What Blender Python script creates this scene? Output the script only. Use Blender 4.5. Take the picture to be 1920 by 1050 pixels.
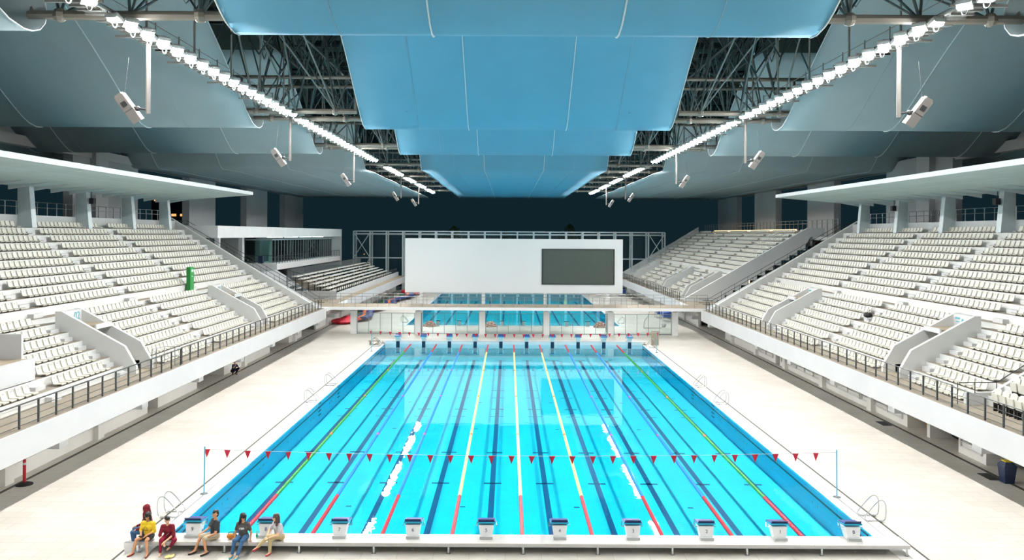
import bpy, math, random
from mathutils import Vector, Matrix
R = math.radians
random.seed(7)
for o in list(bpy.data.objects): bpy.data.objects.remove(o)
scene = bpy.context.scene
COL = scene.collection

# ---------------------------------------------------------------- camera
FPX = 1496.0
CX, CY, CZ = -0.535, -27.5, 10.72
cam_data = bpy.data.cameras.new('camera'); cam = bpy.data.objects.new('camera', cam_data); COL.objects.link(cam)
cam_data.sensor_width = 36; cam_data.lens = FPX/1920*36
cam_data.shift_x = 6/1920; cam_data.shift_y = -86/1920
cam_data.clip_end = 2000
cam.matrix_world = Matrix.Translation((CX, CY, CZ)) @ Matrix.Rotation(R(90), 4, 'X') @ Matrix.Rotation(R(0.3), 4, 'Z')
scene.camera = cam
# ---------------------------------------------------------------- night sky, exposure
world = bpy.data.worlds.new('night'); scene.world = world; world.use_nodes = True
bg = world.node_tree.nodes['Background']; bg.inputs[0].default_value = (0.0055, 0.017, 0.023, 1); bg.inputs[1].default_value = 1.0
vs = scene.view_settings
vs.view_transform = 'Standard'; vs.look = 'None'; vs.gamma = 1; vs.use_curve_mapping = False
vs.exposure = 0.0
LAMP_STRENGTH = 745.0     # radiance of every floodlight lens (the hall's only real light)

# ---------------------------------------------------------------- materials
def lin(c):
    return tuple(((v/12.92) if v <= 0.04045 else ((v+0.055)/1.055)**2.4) for v in c)
def hexc(h):
    return lin(tuple(int(h[i:i+2], 16)/255 for i in (0, 2, 4)))
MATS = {}
def mat(name, col, rough=0.6, metal=0.0, noise=0.06, scale=3.0, spec=0.5, bump=0.0, trans=0.0, emit=None):
    m = bpy.data.materials.new(name); m.use_nodes = True
    nt = m.node_tree; b = nt.nodes['Principled BSDF']
    c = hexc(col) if isinstance(col, str) else col
    b.inputs['Roughness'].default_value = rough; b.inputs['Metallic'].default_value = metal
    b.inputs['Specular IOR Level'].default_value = spec
    tc = nt.nodes.new('ShaderNodeTexCoord')
    n = nt.nodes.new('ShaderNodeTexNoise'); n.inputs['Scale'].default_value = scale; n.inputs['Detail'].default_value = 5
    nt.links.new(tc.outputs['Object'], n.inputs['Vector'])
    r = nt.nodes.new('ShaderNodeValToRGB')
    r.color_ramp.elements[0].position = 0.3; r.color_ramp.elements[1].position = 0.7
    r.color_ramp.elements[0].color = tuple(v*(1-noise) for v in c)+(1,)
    r.color_ramp.elements[1].color = tuple(min(1, v*(1+noise)) for v in c)+(1,)
    nt.links.new(n.outputs['Fac'], r.inputs['Fac']); nt.links.new(r.outputs['Color'], b.inputs['Base Color'])
    if bump:
        bp = nt.nodes.new('ShaderNodeBump'); bp.inputs['Strength'].default_value = bump
        nt.links.new(n.outputs['Fac'], bp.inputs['Height']); nt.links.new(bp.outputs['Normal'], b.inputs['Normal'])
    if emit:
        b.inputs['Emission Color'].default_value = hexc(emit[0])+(1,) if isinstance(emit[0], str) else emit[0]+(1,)
        b.inputs['Emission Strength'].default_value = emit[1]
    MATS[name] = m
    return m
def brick_mat(name, c1, c2, mortar, bw, bh, ms=0.012, rough=0.5, axes='XY', noise=0.05, offset=0.5, bias=0.0):
    m = mat(name, c1, rough, noise=noise)
    nt = m.node_tree; b = nt.nodes['Principled BSDF']
    tc = nt.nodes.new('ShaderNodeTexCoord'); sx = nt.nodes.new('ShaderNodeSeparateXYZ'); cx = nt.nodes.new('ShaderNodeCombineXYZ')
    nt.links.new(tc.outputs['Object'], sx.inputs[0])
    nt.links.new(sx.outputs[axes[0]], cx.inputs['X']); nt.links.new(sx.outputs[axes[1]], cx.inputs['Y'])
    br = nt.nodes.new('ShaderNodeTexBrick'); nt.links.new(cx.outputs[0], br.inputs['Vector'])
    br.inputs['Scale'].default_value = 1; br.inputs['Brick Width'].default_value = bw; br.inputs['Row Height'].default_value = bh
    br.inputs['Mortar Size'].default_value = ms; br.inputs['Mortar Smooth'].default_value = 0.3; br.inputs['Bias'].default_value = bias
    br.offset = offset
    br.inputs['Color1'].default_value = hexc(c1)+(1,); br.inputs['Color2'].default_value = hexc(c2)+(1,); br.inputs['Mortar'].default_value = hexc(mortar)+(1,)
    mx = nt.nodes.new('ShaderNodeMix'); mx.data_type = 'RGBA'; mx.blend_type = 'MULTIPLY'; mx.inputs[0].default_value = 1
    n = nt.nodes.new('ShaderNodeTexNoise'); n.inputs['Scale'].default_value = 0.35; n.inputs['Detail'].default_value = 6
    nt.links.new(tc.outputs['Object'], n.inputs['Vector'])
    r = nt.nodes.new('ShaderNodeValToRGB'); r.color_ramp.elements[0].color = (1-2*noise, 1-2.2*noise, 1-2.5*noise, 1); r.color_ramp.elements[1].color = (1, 1, 1, 1)
    r.color_ramp.elements[0].position = 0.35; r.color_ramp.elements[1].position = 0.65
    nt.links.new(n.outputs['Fac'], r.inputs['Fac'])
    nt.links.new(br.outputs['Color'], mx.inputs[6]); nt.links.new(r.outputs['Color'], mx.inputs[7])
    nt.links.new(mx.outputs[2], b.inputs['Base Color'])
    return m
deck_m = brick_mat('deck_tile', 'C9C5BE', 'C4BFB6', 'AFA99C', 1.2, 0.6, 0.012, 0.45)
coping_m = brick_mat('coping_tile', 'D2D1CE', 'CFCDC9', 'BCBAB4', 0.5, 0.25, 0.006, 0.4)
drain_m = mat('drain_grate', '3E3B33', 0.6)
pool_m = brick_mat('pool_tile', '0CDCF4', '12E0F6', '06CEEC', 0.5, 0.25, 0.01, 0.35, noise=0.03)
poolwall_m = brick_mat('pool_wall_tile', '08D4F8', '0CD8FA', '04C6F0', 0.5, 0.25, 0.01, 0.35, axes='YZ', noise=0.03)
rim_m = brick_mat('rim_tile', 'DCEBEF', 'D4E6EC', 'A8C4CE', 0.25, 0.125, 0.008, 0.25, axes='XZ', noise=0.03)
lane_m = mat('lane_tile', '07407A', 0.4)
dark_tile = mat('dark_tile', '0A2E4C', 0.4)
bright_m = mat('bright_white_paint', 'EEEFEF', 0.55, noise=0.03, scale=0.7)
white_m = mat('white_concrete', 'C6C7C8', 0.65, noise=0.03, scale=0.7)
riser_m = mat('painted_riser', 'D4D5D3', 0.65, noise=0.04, scale=0.8)
tread_m = mat('tread_concrete', '8C8375', 0.75, noise=0.12, scale=0.9)
beige_m = mat('beige_floor', '9E917D', 0.7, noise=0.12, scale=0.8)
wallc_m = mat('under_wall', 'ECEAE6', 0.7, noise=0.05, scale=0.6)
conc_m = mat('raw_concrete', 'B9BCBC', 0.8, noise=0.08, scale=0.4)
pier_m = mat('pier_concrete', 'B4B6B8', 0.8, noise=0.06, scale=0.3)
seat_m = mat('seat_plastic', 'C9C7BC', 0.45, noise=0.02)
seatleg_m = mat('seat_bracket', '6E6A62', 0.5)
tag_m = mat('seat_tag', '9AA0A0', 0.4)
rail_m = mat('grey_rail', '45494A', 0.45, metal=0.4)
rail2_m = mat('steel_rail', '9AA0A2', 0.35, metal=0.6)
steel_m = mat('bright_steel', 'C9CDD0', 0.2, metal=0.9)
pipe_m = mat('painted_pipe', '86827A', 0.45, metal=0.2)
truss_m = mat('truss_steel', '6C7A7C', 0.5, metal=0.3)
dtruss_m = mat('dark_truss_steel', '364244', 0.55, metal=0.3)
deckroof_m = brick_mat('roof_sheet', '2E5A54', '2A524D', '18302E', 40, 0.6, 0.05, 0.6, noise=0.1)
fabric_m = mat('ceiling_fabric', '9AACB2', 0.75, noise=0.035, scale=0.5)
fabricb_m = mat('pool_bounce_fabric', '5E9FBC', 0.75, noise=0.035, scale=0.5)  # pale fabric with the pool's cyan bounce light painted into its base colour
seam_m = mat('fabric_seam', 'C4D0D2', 0.6)
canopy_m = brick_mat('canopy_board', 'CBDCDC', 'C2D4D4', 'A6B8B8', 60, 0.9, 0.02, 0.6, axes='YX', noise=0.04)
canopy_edge = mat('canopy_edge', 'C8D2D6', 0.5)
catwalk_m = mat('catwalk_mesh', '8C8E8C', 0.6, metal=0.3)
speaker_m = mat('speaker_grey', '6F6C69', 0.5)
housing_m = mat('lamp_housing', 'C8C8C6', 0.35, metal=0.5)
dark_m = mat('dark_plastic', '26292C', 0.6)
black_m = mat('black_rubber', '131415', 0.7)
screen_m = mat('screen_board', 'EFF2F4', 0.6, noise=0.015, scale=0.2)
led_m = mat('scoreboard_panel', '4E5852', 0.6, noise=0.04, scale=3)
frame_m = mat('frame_steel', 'B9C3C6', 0.45, metal=0.2)
alu_m = mat('bench_aluminium', 'DCDAD2', 0.45, noise=0.04)
blue_m = mat('blue_grip', '12357F', 0.5)
cyan_m = mat('cyan_panel', '27A9CF', 0.4)
num_m = mat('number_navy', '202A5C', 0.5)
teal_m = mat('teal_paint', '4FA3B0', 0.5)
red_m = mat('red_plastic', 'C81F34', 0.45)
redflag_m = mat('red_pennant', 'D01530', 0.6, noise=0.08)
green_m = mat('green_float', '159A35', 0.4)
bluef_m = mat('blue_float', '1C8CE4', 0.4)
cream_m = mat('cream_float', 'F0DE90', 0.4)
orange_m = mat('orange_float', 'F07A1E', 0.4)
pink_m = mat('pink_float', 'D060A8', 0.4)
polec_m = mat('pole_teal', '63B3C6', 0.3)
green_sign = mat('green_sign', '1E8C3A', 0.5)
navy_m = mat('navy_plastic', '1B2F52', 0.45)
yellow_m = mat('yellow_plastic', 'F2D21E', 0.45)
cleanyel_m = mat('yellow_stand', 'F0B310', 0.45)
louvre_m = mat('louvre_metal', 'D9D9D6', 0.5, metal=0.1)
lens_m = mat('lamp_lens', 'FFFFFF', 0.3, emit=((1.0, 0.975, 0.94), LAMP_STRENGTH))
roomlamp_m = mat('room_lamp', 'FFFFFF', 0.4, emit=((0.85, 1.0, 0.98), 7.0))
ledstrip_m = mat('warm_led', 'FFD9A0', 0.4, emit=((1.0, 0.62, 0.25), 4.0))
window_lit = mat('lit_window', 'FFB060', 0.5, emit=((1.0, 0.48, 0.16), 1.2))
bluelight_m = mat('blue_light', '2050FF', 0.5, emit=((0.03, 0.12, 1.0), 3.0))
night_m = mat('night_facade', '1B2226', 0.8)
leaf_m = mat('leaf_green', '3E5A3A', 0.7, noise=0.3, scale=1.5)
bark_m = mat('bark', '4A4238', 0.8)
far_ground_m = mat('far_ground', '1F2A24', 0.9, noise=0.3, scale=0.1)
def glass_like(name, tint, rough, ior, bumpscale=None, bumpstr=0.0, base=(0.9, 0.98, 1.0)):
    m = bpy.data.materials.new(name); m.use_nodes = True; nt = m.node_tree; nt.nodes.clear()
    out = nt.nodes.new('ShaderNodeOutputMaterial'); mix = nt.nodes.new('ShaderNodeMixShader')
    tr = nt.nodes.new('ShaderNodeBsdfTransparent'); tr.inputs[0].default_value = tint+(1,)
    gl = nt.nodes.new('ShaderNodeBsdfGlossy'); gl.inputs['Roughness'].default_value = rough; gl.inputs['Color'].default_value = base+(1,)
    fr = nt.nodes.new('ShaderNodeFresnel'); fr.inputs['IOR'].default_value = ior
    nt.links.new(fr.outputs[0], mix.inputs[0]); nt.links.new(tr.outputs[0], mix.inputs[1]); nt.links.new(gl.outputs[0], mix.inputs[2])
    if bumpscale:
        tc = nt.nodes.new('ShaderNodeTexCoord'); n = nt.nodes.new('ShaderNodeTexNoise'); n.inputs['Scale'].default_value = bumpscale
        n.inputs['Detail'].default_value = 2
        nt.links.new(tc.outputs['Object'], n.inputs['Vector'])
        bp = nt.nodes.new('ShaderNodeBump'); bp.inputs['Strength'].default_value = bumpstr; bp.inputs['Distance'].default_value = 0.05
        nt.links.new(n.outputs['Fac'], bp.inputs['Height'])
        nt.links.new(bp.outputs['Normal'], gl.inputs['Normal'])
    nt.links.new(mix.outputs[0], out.inputs[0])
    return m
water_m = glass_like('pool_water', (0.93, 0.99, 1.0), 0.015, 1.33, 2.2, 0.035)
water2_m = glass_like('pool_water_far', (0.93, 0.99, 1.0), 0.015, 1.24, 2.2, 0.035)
glass_m = glass_like('clear_glass', (0.90, 0.95, 0.94), 0.02, 1.45)
vipglass_m = glass_like('vip_glass', (0.80, 0.92, 0.90), 0.03, 1.5)

# ---------------------------------------------------------------- mesh builder
class MB:
    def __init__(s): s.v = []; s.f = []
    def add(s, vs, fs):
        n = len(s.v); s.v += [tuple(v) for v in vs]; s.f += [tuple(i+n for i in f) for f in fs]; return s
    def box(s, x0, x1, y0, y1, z0, z1):
        if x0 > x1: x0, x1 = x1, x0
        if y0 > y1: y0, y1 = y1, y0
        v = [(x0,y0,z0),(x1,y0,z0),(x1,y1,z0),(x0,y1,z0),(x0,y0,z1),(x1,y0,z1),(x1,y1,z1),(x0,y1,z1)]
        return s.add(v, [(0,3,2,1),(4,5,6,7),(0,1,5,4),(1,2,6,5),(2,3,7,6),(3,0,4,7)])
    def obox(s, c, sx, sy, sz, M=None):
        v = [Vector((a*sx/2, b*sy/2, d*sz/2)) for a, b, d in ((-1,-1,-1),(1,-1,-1),(1,1,-1),(-1,1,-1),(-1,-1,1),(1,-1,1),(1,1,1),(-1,1,1))]
        if M is not None: v = [M @ p for p in v]
        return s.add([p+Vector(c) for p in v], [(0,3,2,1),(4,5,6,7),(0,1,5,4),(1,2,6,5),(2,3,7,6),(3,0,4,7)])
    def tube(s, p, q, r, n=6, r2=None, cap=True):
        p = Vector(p); q = Vector(q); d = q-p
        if d.length < 1e-6: return s
        r2 = r if r2 is None else r2
        u = d.orthogonal().normalized(); w = d.normalized().cross(u)
        vs = []
        for c, rr in ((p, r), (q, r2)):
            for i in range(n):
                a = 2*math.pi*i/n; vs.append(c+(u*math.cos(a)+w*math.sin(a))*rr)
        fs = [(i, (i+1) % n, n+(i+1) % n, n+i) for i in range(n)]
        if cap: fs += [tuple(range(n-1, -1, -1)), tuple(range(n, 2*n))]
        return s.add(vs, fs)
    def path(s, pts, r, n=6, closed=False):
        pts = [Vector(p) for p in pts]; m = len(pts); vs = []
        up = None
        for i in range(m):
            a = pts[i-1] if (i > 0 or closed) else pts[i]; b = pts[(i+1) % m] if (i < m-1 or closed) else pts[i]
            t = (b-a).normalized()
            if up is None: up = t.orthogonal().normalized()
            up = (up - t*up.dot(t)); up = up.normalized() if up.length > 1e-5 else t.orthogonal().normalized()
            w = t.cross(up)
            for k in range(n):
                an = 2*math.pi*k/n; vs.append(pts[i]+(up*math.cos(an)+w*math.sin(an))*r)
        fs = []
        for i in range(m if closed else m-1):
            j = (i+1) % m
            for k in range(n): fs.append((i*n+k, i*n+(k+1) % n, j*n+(k+1) % n, j*n+k))
        if not closed: fs += [tuple(range(n-1, -1, -1)), tuple(range((m-1)*n, m*n))]
        return s.add(vs, fs)
    def prism_xz(s, poly, y0, y1):      # polygon in X,Z extruded along Y
        n = len(poly); vs = [(x, y0, z) for x, z in poly]+[(x, y1, z) for x, z in poly]
        fs = [(i, (i+1) % n, n+(i+1) % n, n+i) for i in range(n)]+[tuple(range(n-1, -1, -1)), tuple(range(n, 2*n))]
        return s.add(vs, fs)
    def lathe(s, c, prof, n=12):        # prof: list of (r,z)
        vs = []; m = len(prof)
        for r, z in prof:
            for i in range(n):
                a = 2*math.pi*i/n; vs.append((c[0]+r*math.cos(a), c[1]+r*math.sin(a), c[2]+z))
        fs = []
        for j in range(m-1):
            for i in range(n): fs.append((j*n+i, j*n+(i+1) % n, (j+1)*n+(i+1) % n, (j+1)*n+i))
        fs += [tuple(range(n-1, -1, -1)), tuple(range((m-1)*n, m*n))]
        return s.add(vs, fs)
    def ball(s, c, r, n=10, m=7, sc=(1, 1, 1)):
        prof = [(max(1e-4, math.sin(math.pi*j/m)), -math.cos(math.pi*j/m)) for j in range(m+1)]
        vs = []
        for pr, pz in prof:
            for i in range(n):
                a = 2*math.pi*i/n; vs.append((c[0]+pr*math.cos(a)*r*sc[0], c[1]+pr*math.sin(a)*r*sc[1], c[2]+pz*r*sc[2]))
        fs = [(j*n+i, j*n+(i+1) % n, (j+1)*n+(i+1) % n, (j+1)*n+i) for j in range(m) for i in range(n)]
        return s.add(vs, fs)
    def build(s, name, m, parent=None, smooth=False, loc=None):
        me = bpy.data.meshes.new(name)
        if parent is None:
            if loc is None:
                xs = [v[0] for v in s.v]; ys = [v[1] for v in s.v]; zs = [v[2] for v in s.v]
                loc = ((min(xs)+max(xs))/2, (min(ys)+max(ys))/2, min(zs))
            off = Vector(loc)
        else:
            off = Vector((0, 0, 0)); q = parent
            while q: off += q.location; q = q.parent
        me.from_pydata([(v[0]-off[0], v[1]-off[1], v[2]-off[2]) for v in s.v], [], s.f)
        me.materials.append(m)
        if smooth: me.polygons.foreach_set('use_smooth', [True]*len(me.polygons))
        me.update()
        o = bpy.data.objects.new(name, me); COL.objects.link(o)
        if parent is None: o.location = off
        else: o.parent = parent
        return o
def tag(o, label=None, cat=None, group=None, kind=None):
    if label: o['label'] = label
    if cat: o['category'] = cat
    if group: o['group'] = group
    if kind: o['kind'] = kind
    return o
def thing(name, label, cat, loc=(0, 0, 0), group=None):
    o = bpy.data.objects.new(name, None); COL.objects.link(o); o.location = loc; o.empty_display_size = 0.2
    return tag(o, label, cat, group)
def dup(root, loc=None, rotz=None, label=None, group=None, cat=None):
    kids = {}
    for o in ALLKIDS.get(root.name, []): pass
    r = root.copy(); COL.objects.link(r)
    if loc is not None: r.location = loc
    if rotz is not None: r.rotation_euler = (0, 0, rotz)
    if label: r['label'] = label
    if group: r['group'] = group
    if cat: r['category'] = cat
    for ch in list(root.children):
        c = ch.copy(); COL.objects.link(c); c.parent = r
        for g in ch.children:
            e = g.copy(); COL.objects.link(e); e.parent = c
    return r
ALLKIDS = {}
def text_mesh(body, size, M, m, name, parent):
    cu = bpy.data.curves.new(name, 'FONT'); cu.body = body; cu.size = size; cu.extrude = 0.005; cu.align_x = 'CENTER'; cu.align_y = 'CENTER'
    t = bpy.data.objects.new(name, cu); COL.objects.link(t)
    me = bpy.data.meshes.new_from_object(t)
    bpy.data.objects.remove(t)
    off = Vector((0, 0, 0)); q = parent
    while q: off += q.location; q = q.parent
    me.transform(Matrix.Translation(-off) @ M); me.materials.clear(); me.materials.append(m)
    o = bpy.data.objects.new(name, me); COL.objects.link(o); o.parent = parent
    return o
def structure(o): o['kind'] = 'structure'; return o
def nth(n):
    w = ['zeroth', 'first', 'second', 'third', 'fourth', 'fifth', 'sixth', 'seventh', 'eighth', 'ninth', 'tenth', 'eleventh', 'twelfth']
    if n < len(w): return w[n]
    return str(n)+('th' if 10 < n % 100 < 14 else {1: 'st', 2: 'nd', 3: 'rd'}.get(n % 10, 'th'))
SIDE = {-1: 'left', 1: 'right'}
# ================================================================ ground and pools
DEPTH = -1.25
floor = MB()
for (x0, x1, y0, y1) in ((-75, -12.7, -45, 135), (12.7, 75, -45, 135), (-12.7, 12.7, -45, -0.2), (-12.7, 12.7, 50.2, 65.8), (-12.7, 12.7, 116.2, 135)):
    floor.box(x0, x1, y0, y1, -0.3, 0)
structure(floor.build('floor', deck_m, loc=(0, 0, 0)))
outer = MB()
outer.box(-260, -75, -60, 275, -0.6, -0.1); outer.box(75, 260, -60, 178, -0.6, -0.1); outer.box(-75, 75, 135, 178, -0.6, -0.1)
structure(outer.build('ground', far_ground_m, loc=(0, 0, 0)))
for s in (-1, 1):
    d = MB(); d.box(s*13.40, s*13.48, -2.2, 51.0, 0.0, 0.006)
    structure(d.build('trim_'+('1' if s < 0 else '2'), drain_m))
    d = MB(); d.box(s*21.25, s*21.42, -20, 125, 0.0, 0.006)
    structure(d.build('trim_'+('3' if s < 0 else '4'), drain_m))

def make_pool(y0, y1, label, full):
    p = thing('swimming_pool', label, 'pool', (0, (y0+y1)/2, DEPTH))
    b = MB(); b.box(-12.7, 12.7, y0-0.2, y1+0.2, DEPTH-0.2, DEPTH); b.build('basin_floor', pool_m, p)
    w = MB()
    for s in (-1, 1): w.box(s*12.5, s*12.7, y0-0.2, y1+0.2, DEPTH, -0.001)
    w.build('side_wall', poolwall_m, p)
    for (ya, yb) in ((y0-0.2, y0), (y1, y1+0.2)):
        e = MB(); e.box(-12.5, 12.5, ya, yb, DEPTH, 0.27 if full else -0.001); e.build('end_wall', rim_m, p)
    c = MB()
    for s in (-1, 1): c.box(s*12.5, s*13.38, y0-(2 if full else .3), y1+(1 if full else .3), 0.0005, 0.012)
    if not full:
        c.box(-13.38, 13.38, y0-1.0, y0, 0.0005, 0.012); c.box(-13.38, 13.38, y1, y1+1, 0.0005, 0.012)
    c.build('coping', coping_m, p)
    for s in (-1, 1):
        g = MB(); g.box(s*12.93, s*12.96, y0-1, y1+.5, 0.012, 0.015); g.build('overflow_slot', rail2_m, p)
    st = MB()
    for s in (-1, 1): st.box(s*12.5, s*12.494, y0, y1, -0.37, -0.29)
    st.build('wall_stripe', dark_tile, p)
    for k in range(10):
        x = -11.25+2.5*k; l = MB(); z0, z1 = DEPTH, DEPTH+0.006
        l.box(x-.125, x+.125, y0+1.6, y1-2.0, z0, z1)
        l.box(x-.5, x+.5, y0+1.5, y0+1.75, z0, z1); l.box(x-.5, x+.5, y1-2.0, y1-1.8, z0, z1)
        for yy in ((10.8, 16.2, 27.0) if full else ()):
            l.box(x-.42, x+.42, y0+yy-.09, y0+yy+.09, z0, z1)
        for yy in ((24.8, 30.8, 33.5) if full else ()):
            l.box(x-.45, x+.45, y0+yy-.05, y0+yy+.05, z0, z1)
        l.build('lane_line', lane_m, p)
        if full:
            t = MB(); t.box(x-.17, x+.17, y1-0.006, y1, -0.9, 0.27); t.build('lane_target', dark_tile, p)
    if full:
        for k in range(4):
            for yy in (7.5, 21.5, 29.2):
                m = MB(); m.box(-7.5+5*k-.12, -7.5+5*k+.12, y0+yy-.06, y0+yy+.06, DEPTH, DEPTH+.006); m.build('floor_outlet', lane_m, p)
        for s in (-1, 1):
            for yy in (1.6, 23.2, 28.8, 47.5):
                t = MB()
                for q in range(4): t.box(s*12.5, s*12.47, y0+yy-.28, y0+yy+.28, -.12-.24*q, -.06-.24*q)
                t.build('step_recess', dark_tile, p)
        for s in (-1, 1):
            for q in range(9):
                for dq in (0, .6): jets = MB(); jets.box(s*12.5, s*12.48, y0+6+dq+q*5-.04, y0+6+dq+q*5+.04, -.7, -.62); jets.build('inlet_jet', white_m, p)
    wm = MB(); wm.add([(-12.5, y0, -.03), (12.5, y0, -.03), (12.5, y1, -.03), (-12.5, y1, -.03)], [(0, 1, 2, 3)])
    wm.build('water_surface', water_m if full else water2_m, p)
make_pool(0, 50, 'large bright blue competition pool with ten roped lanes in the foreground', True)
make_pool(66, 116, 'second blue pool without lane ropes behind the footbridge', False)

# starting platforms at both ends of the near pool
def start_platform(ya, yb, top, label, ysign):
    p = thing('starting_platform', label, 'platform', (0, (ya+yb)/2, 0))
    m = MB(); m.box(-12.95, 12.95, ya, yb, top-.06, top); m.build('deck_slab', coping_m, p)
    m = MB(); fy = ya if ysign < 0 else yb
    m.box(-12.95, 12.95, fy, fy+.06*(-ysign), top-.12, top-.06); m.build('edge_beam', white_m, p)
    for k in range(11):
        x = -12.5+2.5*k if k not in (0, 10) else (-12.85 if k == 0 else 12.85)
        l = MB(); l.box(x-.03, x+.03, fy-.06*ysign, fy-.02*ysign, 0, top-.06); l.box(x-.07, x+.07, fy-.1*ysign, fy, 0, .012)
        l.build('leg', steel_m, p)
    for k in range(10):
        x = -11.25+2.5*k; l = MB(); l.lathe((x, fy-.35*ysign, 0.0), [(.05, 0), (.06, .02), (.05, .05), (.01, .06)], 10); l.build('floor_cap', white_m, p)
start_platform(-.82, -.01, .37, 'long white raised starting platform along the near pool end', -1)
start_platform(50.01, 50.85, .33, 'long white raised starting platform along the far pool end', 1)

# lane ropes
def lane_rope(x, name_col, m_mid, mark, label):
    r = thing('lane_rope', label, 'lane rope', (x, 25, -.03), 'floating lane ropes of the competition pool')
    def seg(y0, y1, m, nm):
        n = int((y1-y0)/.085); vs = []; fs = []; N = 8
        for i in range(n):
            ya = y0+(y1-y0)*i/n; L = (y1-y0)/n
            for (yy, rr) in ((ya, .045), (ya+.15*L, .075), (ya+.8*L, .075), (ya+.95*L, .045)):
                for k in range(N):
                    a = 2*math.pi*k/N; vs.append((x+rr*math.cos(a), yy, -.03+rr*math.sin(a)))
        m_ = len(vs)//N
        for j in range(m_-1):
            for k in range(N): fs.append((j*N+k, j*N+(k+1) % N, (j+1)*N+(k+1) % N, (j+1)*N+k))
        b = MB(); b.add(vs, fs); b.build(nm, m, r)
    seg(.15, 5.2, red_m, 'red_floats'); seg(44.8, 49.85, red_m, 'red_floats')
    cuts = [5.2, 15, 15.35, 25, 25.35, 35, 35.35, 44.8]
    for i in range(7):
        seg(cuts[i], cuts[i+1], m_mid if i % 2 == 0 else mark, (name_col+'_floats') if i % 2 == 0 else 'marker_floats')
    c = MB(); c.tube((x, 0, -.03), (x, .2, -.03), .012); c.tube((x, 49.8, -.03), (x, 50, -.03), .012); c.build('end_cable', steel_m, r)
pos = ['leftmost lane rope', 'second lane rope from the left', 'third lane rope from the left', 'fourth lane rope from the left', 'middle lane rope',
       'fourth lane rope from the right', 'third lane rope from the right', 'second lane rope from the right', 'rightmost lane rope']
for k in range(9):
    cn, cm, mk = (('green', green_m, orange_m), ('blue', bluef_m, pink_m), ('blue', bluef_m, pink_m), ('cream', cream_m, orange_m), ('cream', cream_m, orange_m),
                  ('cream', cream_m, orange_m), ('blue', bluef_m, pink_m), ('blue', bluef_m, pink_m), ('green', green_m, orange_m))[k]
    lane_rope(-10+2.5*k, cn, cm, mk, '%s lane rope with red ends, the %s' % (cn, pos[k].replace(' lane rope', '')))

# backstroke flags
def flag_line(y, n, xa, xb, label, where):
    def zz(x): return 1.85-.22*(1-(x/13.0)**2)
    r = thing('flag_line', label, 'flag line', (0, y, 1.6))
    c = MB(); pts = [(-12.95+25.9*i/40, y, zz(-12.95+25.9*i/40)) for i in range(41)]; c.path(pts, .010, 5); c.build('cord', white_m, r)
    for i in range(n):
        x = xa+(xb-xa)*i/(n-1); z = zz(x); m = MB(); rot = random.uniform(-.25, .25)
        dx, dy = .13*math.cos(rot), .13*math.sin(rot)
        v = [(x-dx, y-dy, z), (x+dx, y+dy, z), (x+random.uniform(-.02, .02), y, z-.34)]
        th = .004
        m.add([(a, b-th, c_) for a, b, c_ in v]+[(a, b+th, c_) for a, b, c_ in v], [(0, 1, 2), (5, 4, 3), (0, 3, 4, 1), (1, 4, 5, 2), (2, 5, 3, 0)])
        m.build('pennant', redflag_m, r)
    for s in (-1, 1):
        q = thing('flag_pole', 'slim teal pole holding the %s red flag line at the %s pool edge' % (where, SIDE[s]), 'pole', (s*12.97, y, 0.012))
        m = MB(); m.tube((s*12.97, y, .03), (s*12.97-s*.02, y, 1.95), .028, 8); m.build('shaft', polec_m, q)
        m = MB(); m.lathe((s*12.97, y, .012), [(.16, 0), (.16, .012), (.05, .02), (.045, .05)], 12); m.build('base', steel_m, q)
flag_line(5.2, 31, -12.85, 12.1, 'string of red triangular pennants crossing the near end of the pool', 'near')
flag_line(45.0, 31, -13.0, 13.0, 'string of red triangular pennants crossing the far end of the pool', 'far')

# starting blocks
def make_block(label, grp, finm=dark_m):
    r = thing('starting_block', label, 'starting block', (0, 0, 0), grp)
    m = MB()      # tapered pedestal
    m.add([(-.19, -.28, 0), (.19, -.28, 0), (.19, .12, 0), (-.19, .12, 0), (-.26, -.16, .42), (.26, -.16, .42), (.26, .34, .42), (-.26, .34, .42)],
          [(0, 3, 2, 1), (4, 5, 6, 7), (0, 1, 5, 4), (1, 2, 6, 5), (2, 3, 7, 6), (3, 0, 4, 7)])
    m.build('pedestal', bright_m, r)
    m = MB(); m.box(-.22, .22, -.37, -.24, .0, .1); m.build('rear_step', conc_m, r)
    m = MB(); m.obox((0, .1, .47), .62, .62, .05, Matrix.Rotation(R(-8), 3, 'X')); pl = m.build('platform', cyan_m, r)
    m = MB(); m.obox((0, .1, .505), .58, .58, .02, Matrix.Rotation(R(-8), 3, 'X')); m.build('grip_pad', blue_m, pl)
    m = MB(); m.obox((0, -.17, .56), .54, .03, .17, Matrix.Rotation(R(40), 3, 'X')); m.build('footrest', num_m, r)
    m = MB()
    for s in (-1, 1): m.path([(s*.31, -.2, .43), (s*.36, -.05, .36), (s*.36, .12, .30), (s*.34, .2, .34), (s*.31, .3, .42)], .015, 6)
    m.build('handle', steel_m, r)
    return r
blocks = {}
b0 = make_block('b', 'starting blocks at the near pool end')
first = True
for k in range(10):
    x = 11.25-2.5*k
    lab = 'white starting block with blue top numbered %d at the near pool end' % k
    o = b0 if first else dup(b0)
    first = False
    o['label'] = lab; o.location = (x, -.12, .37)
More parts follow.
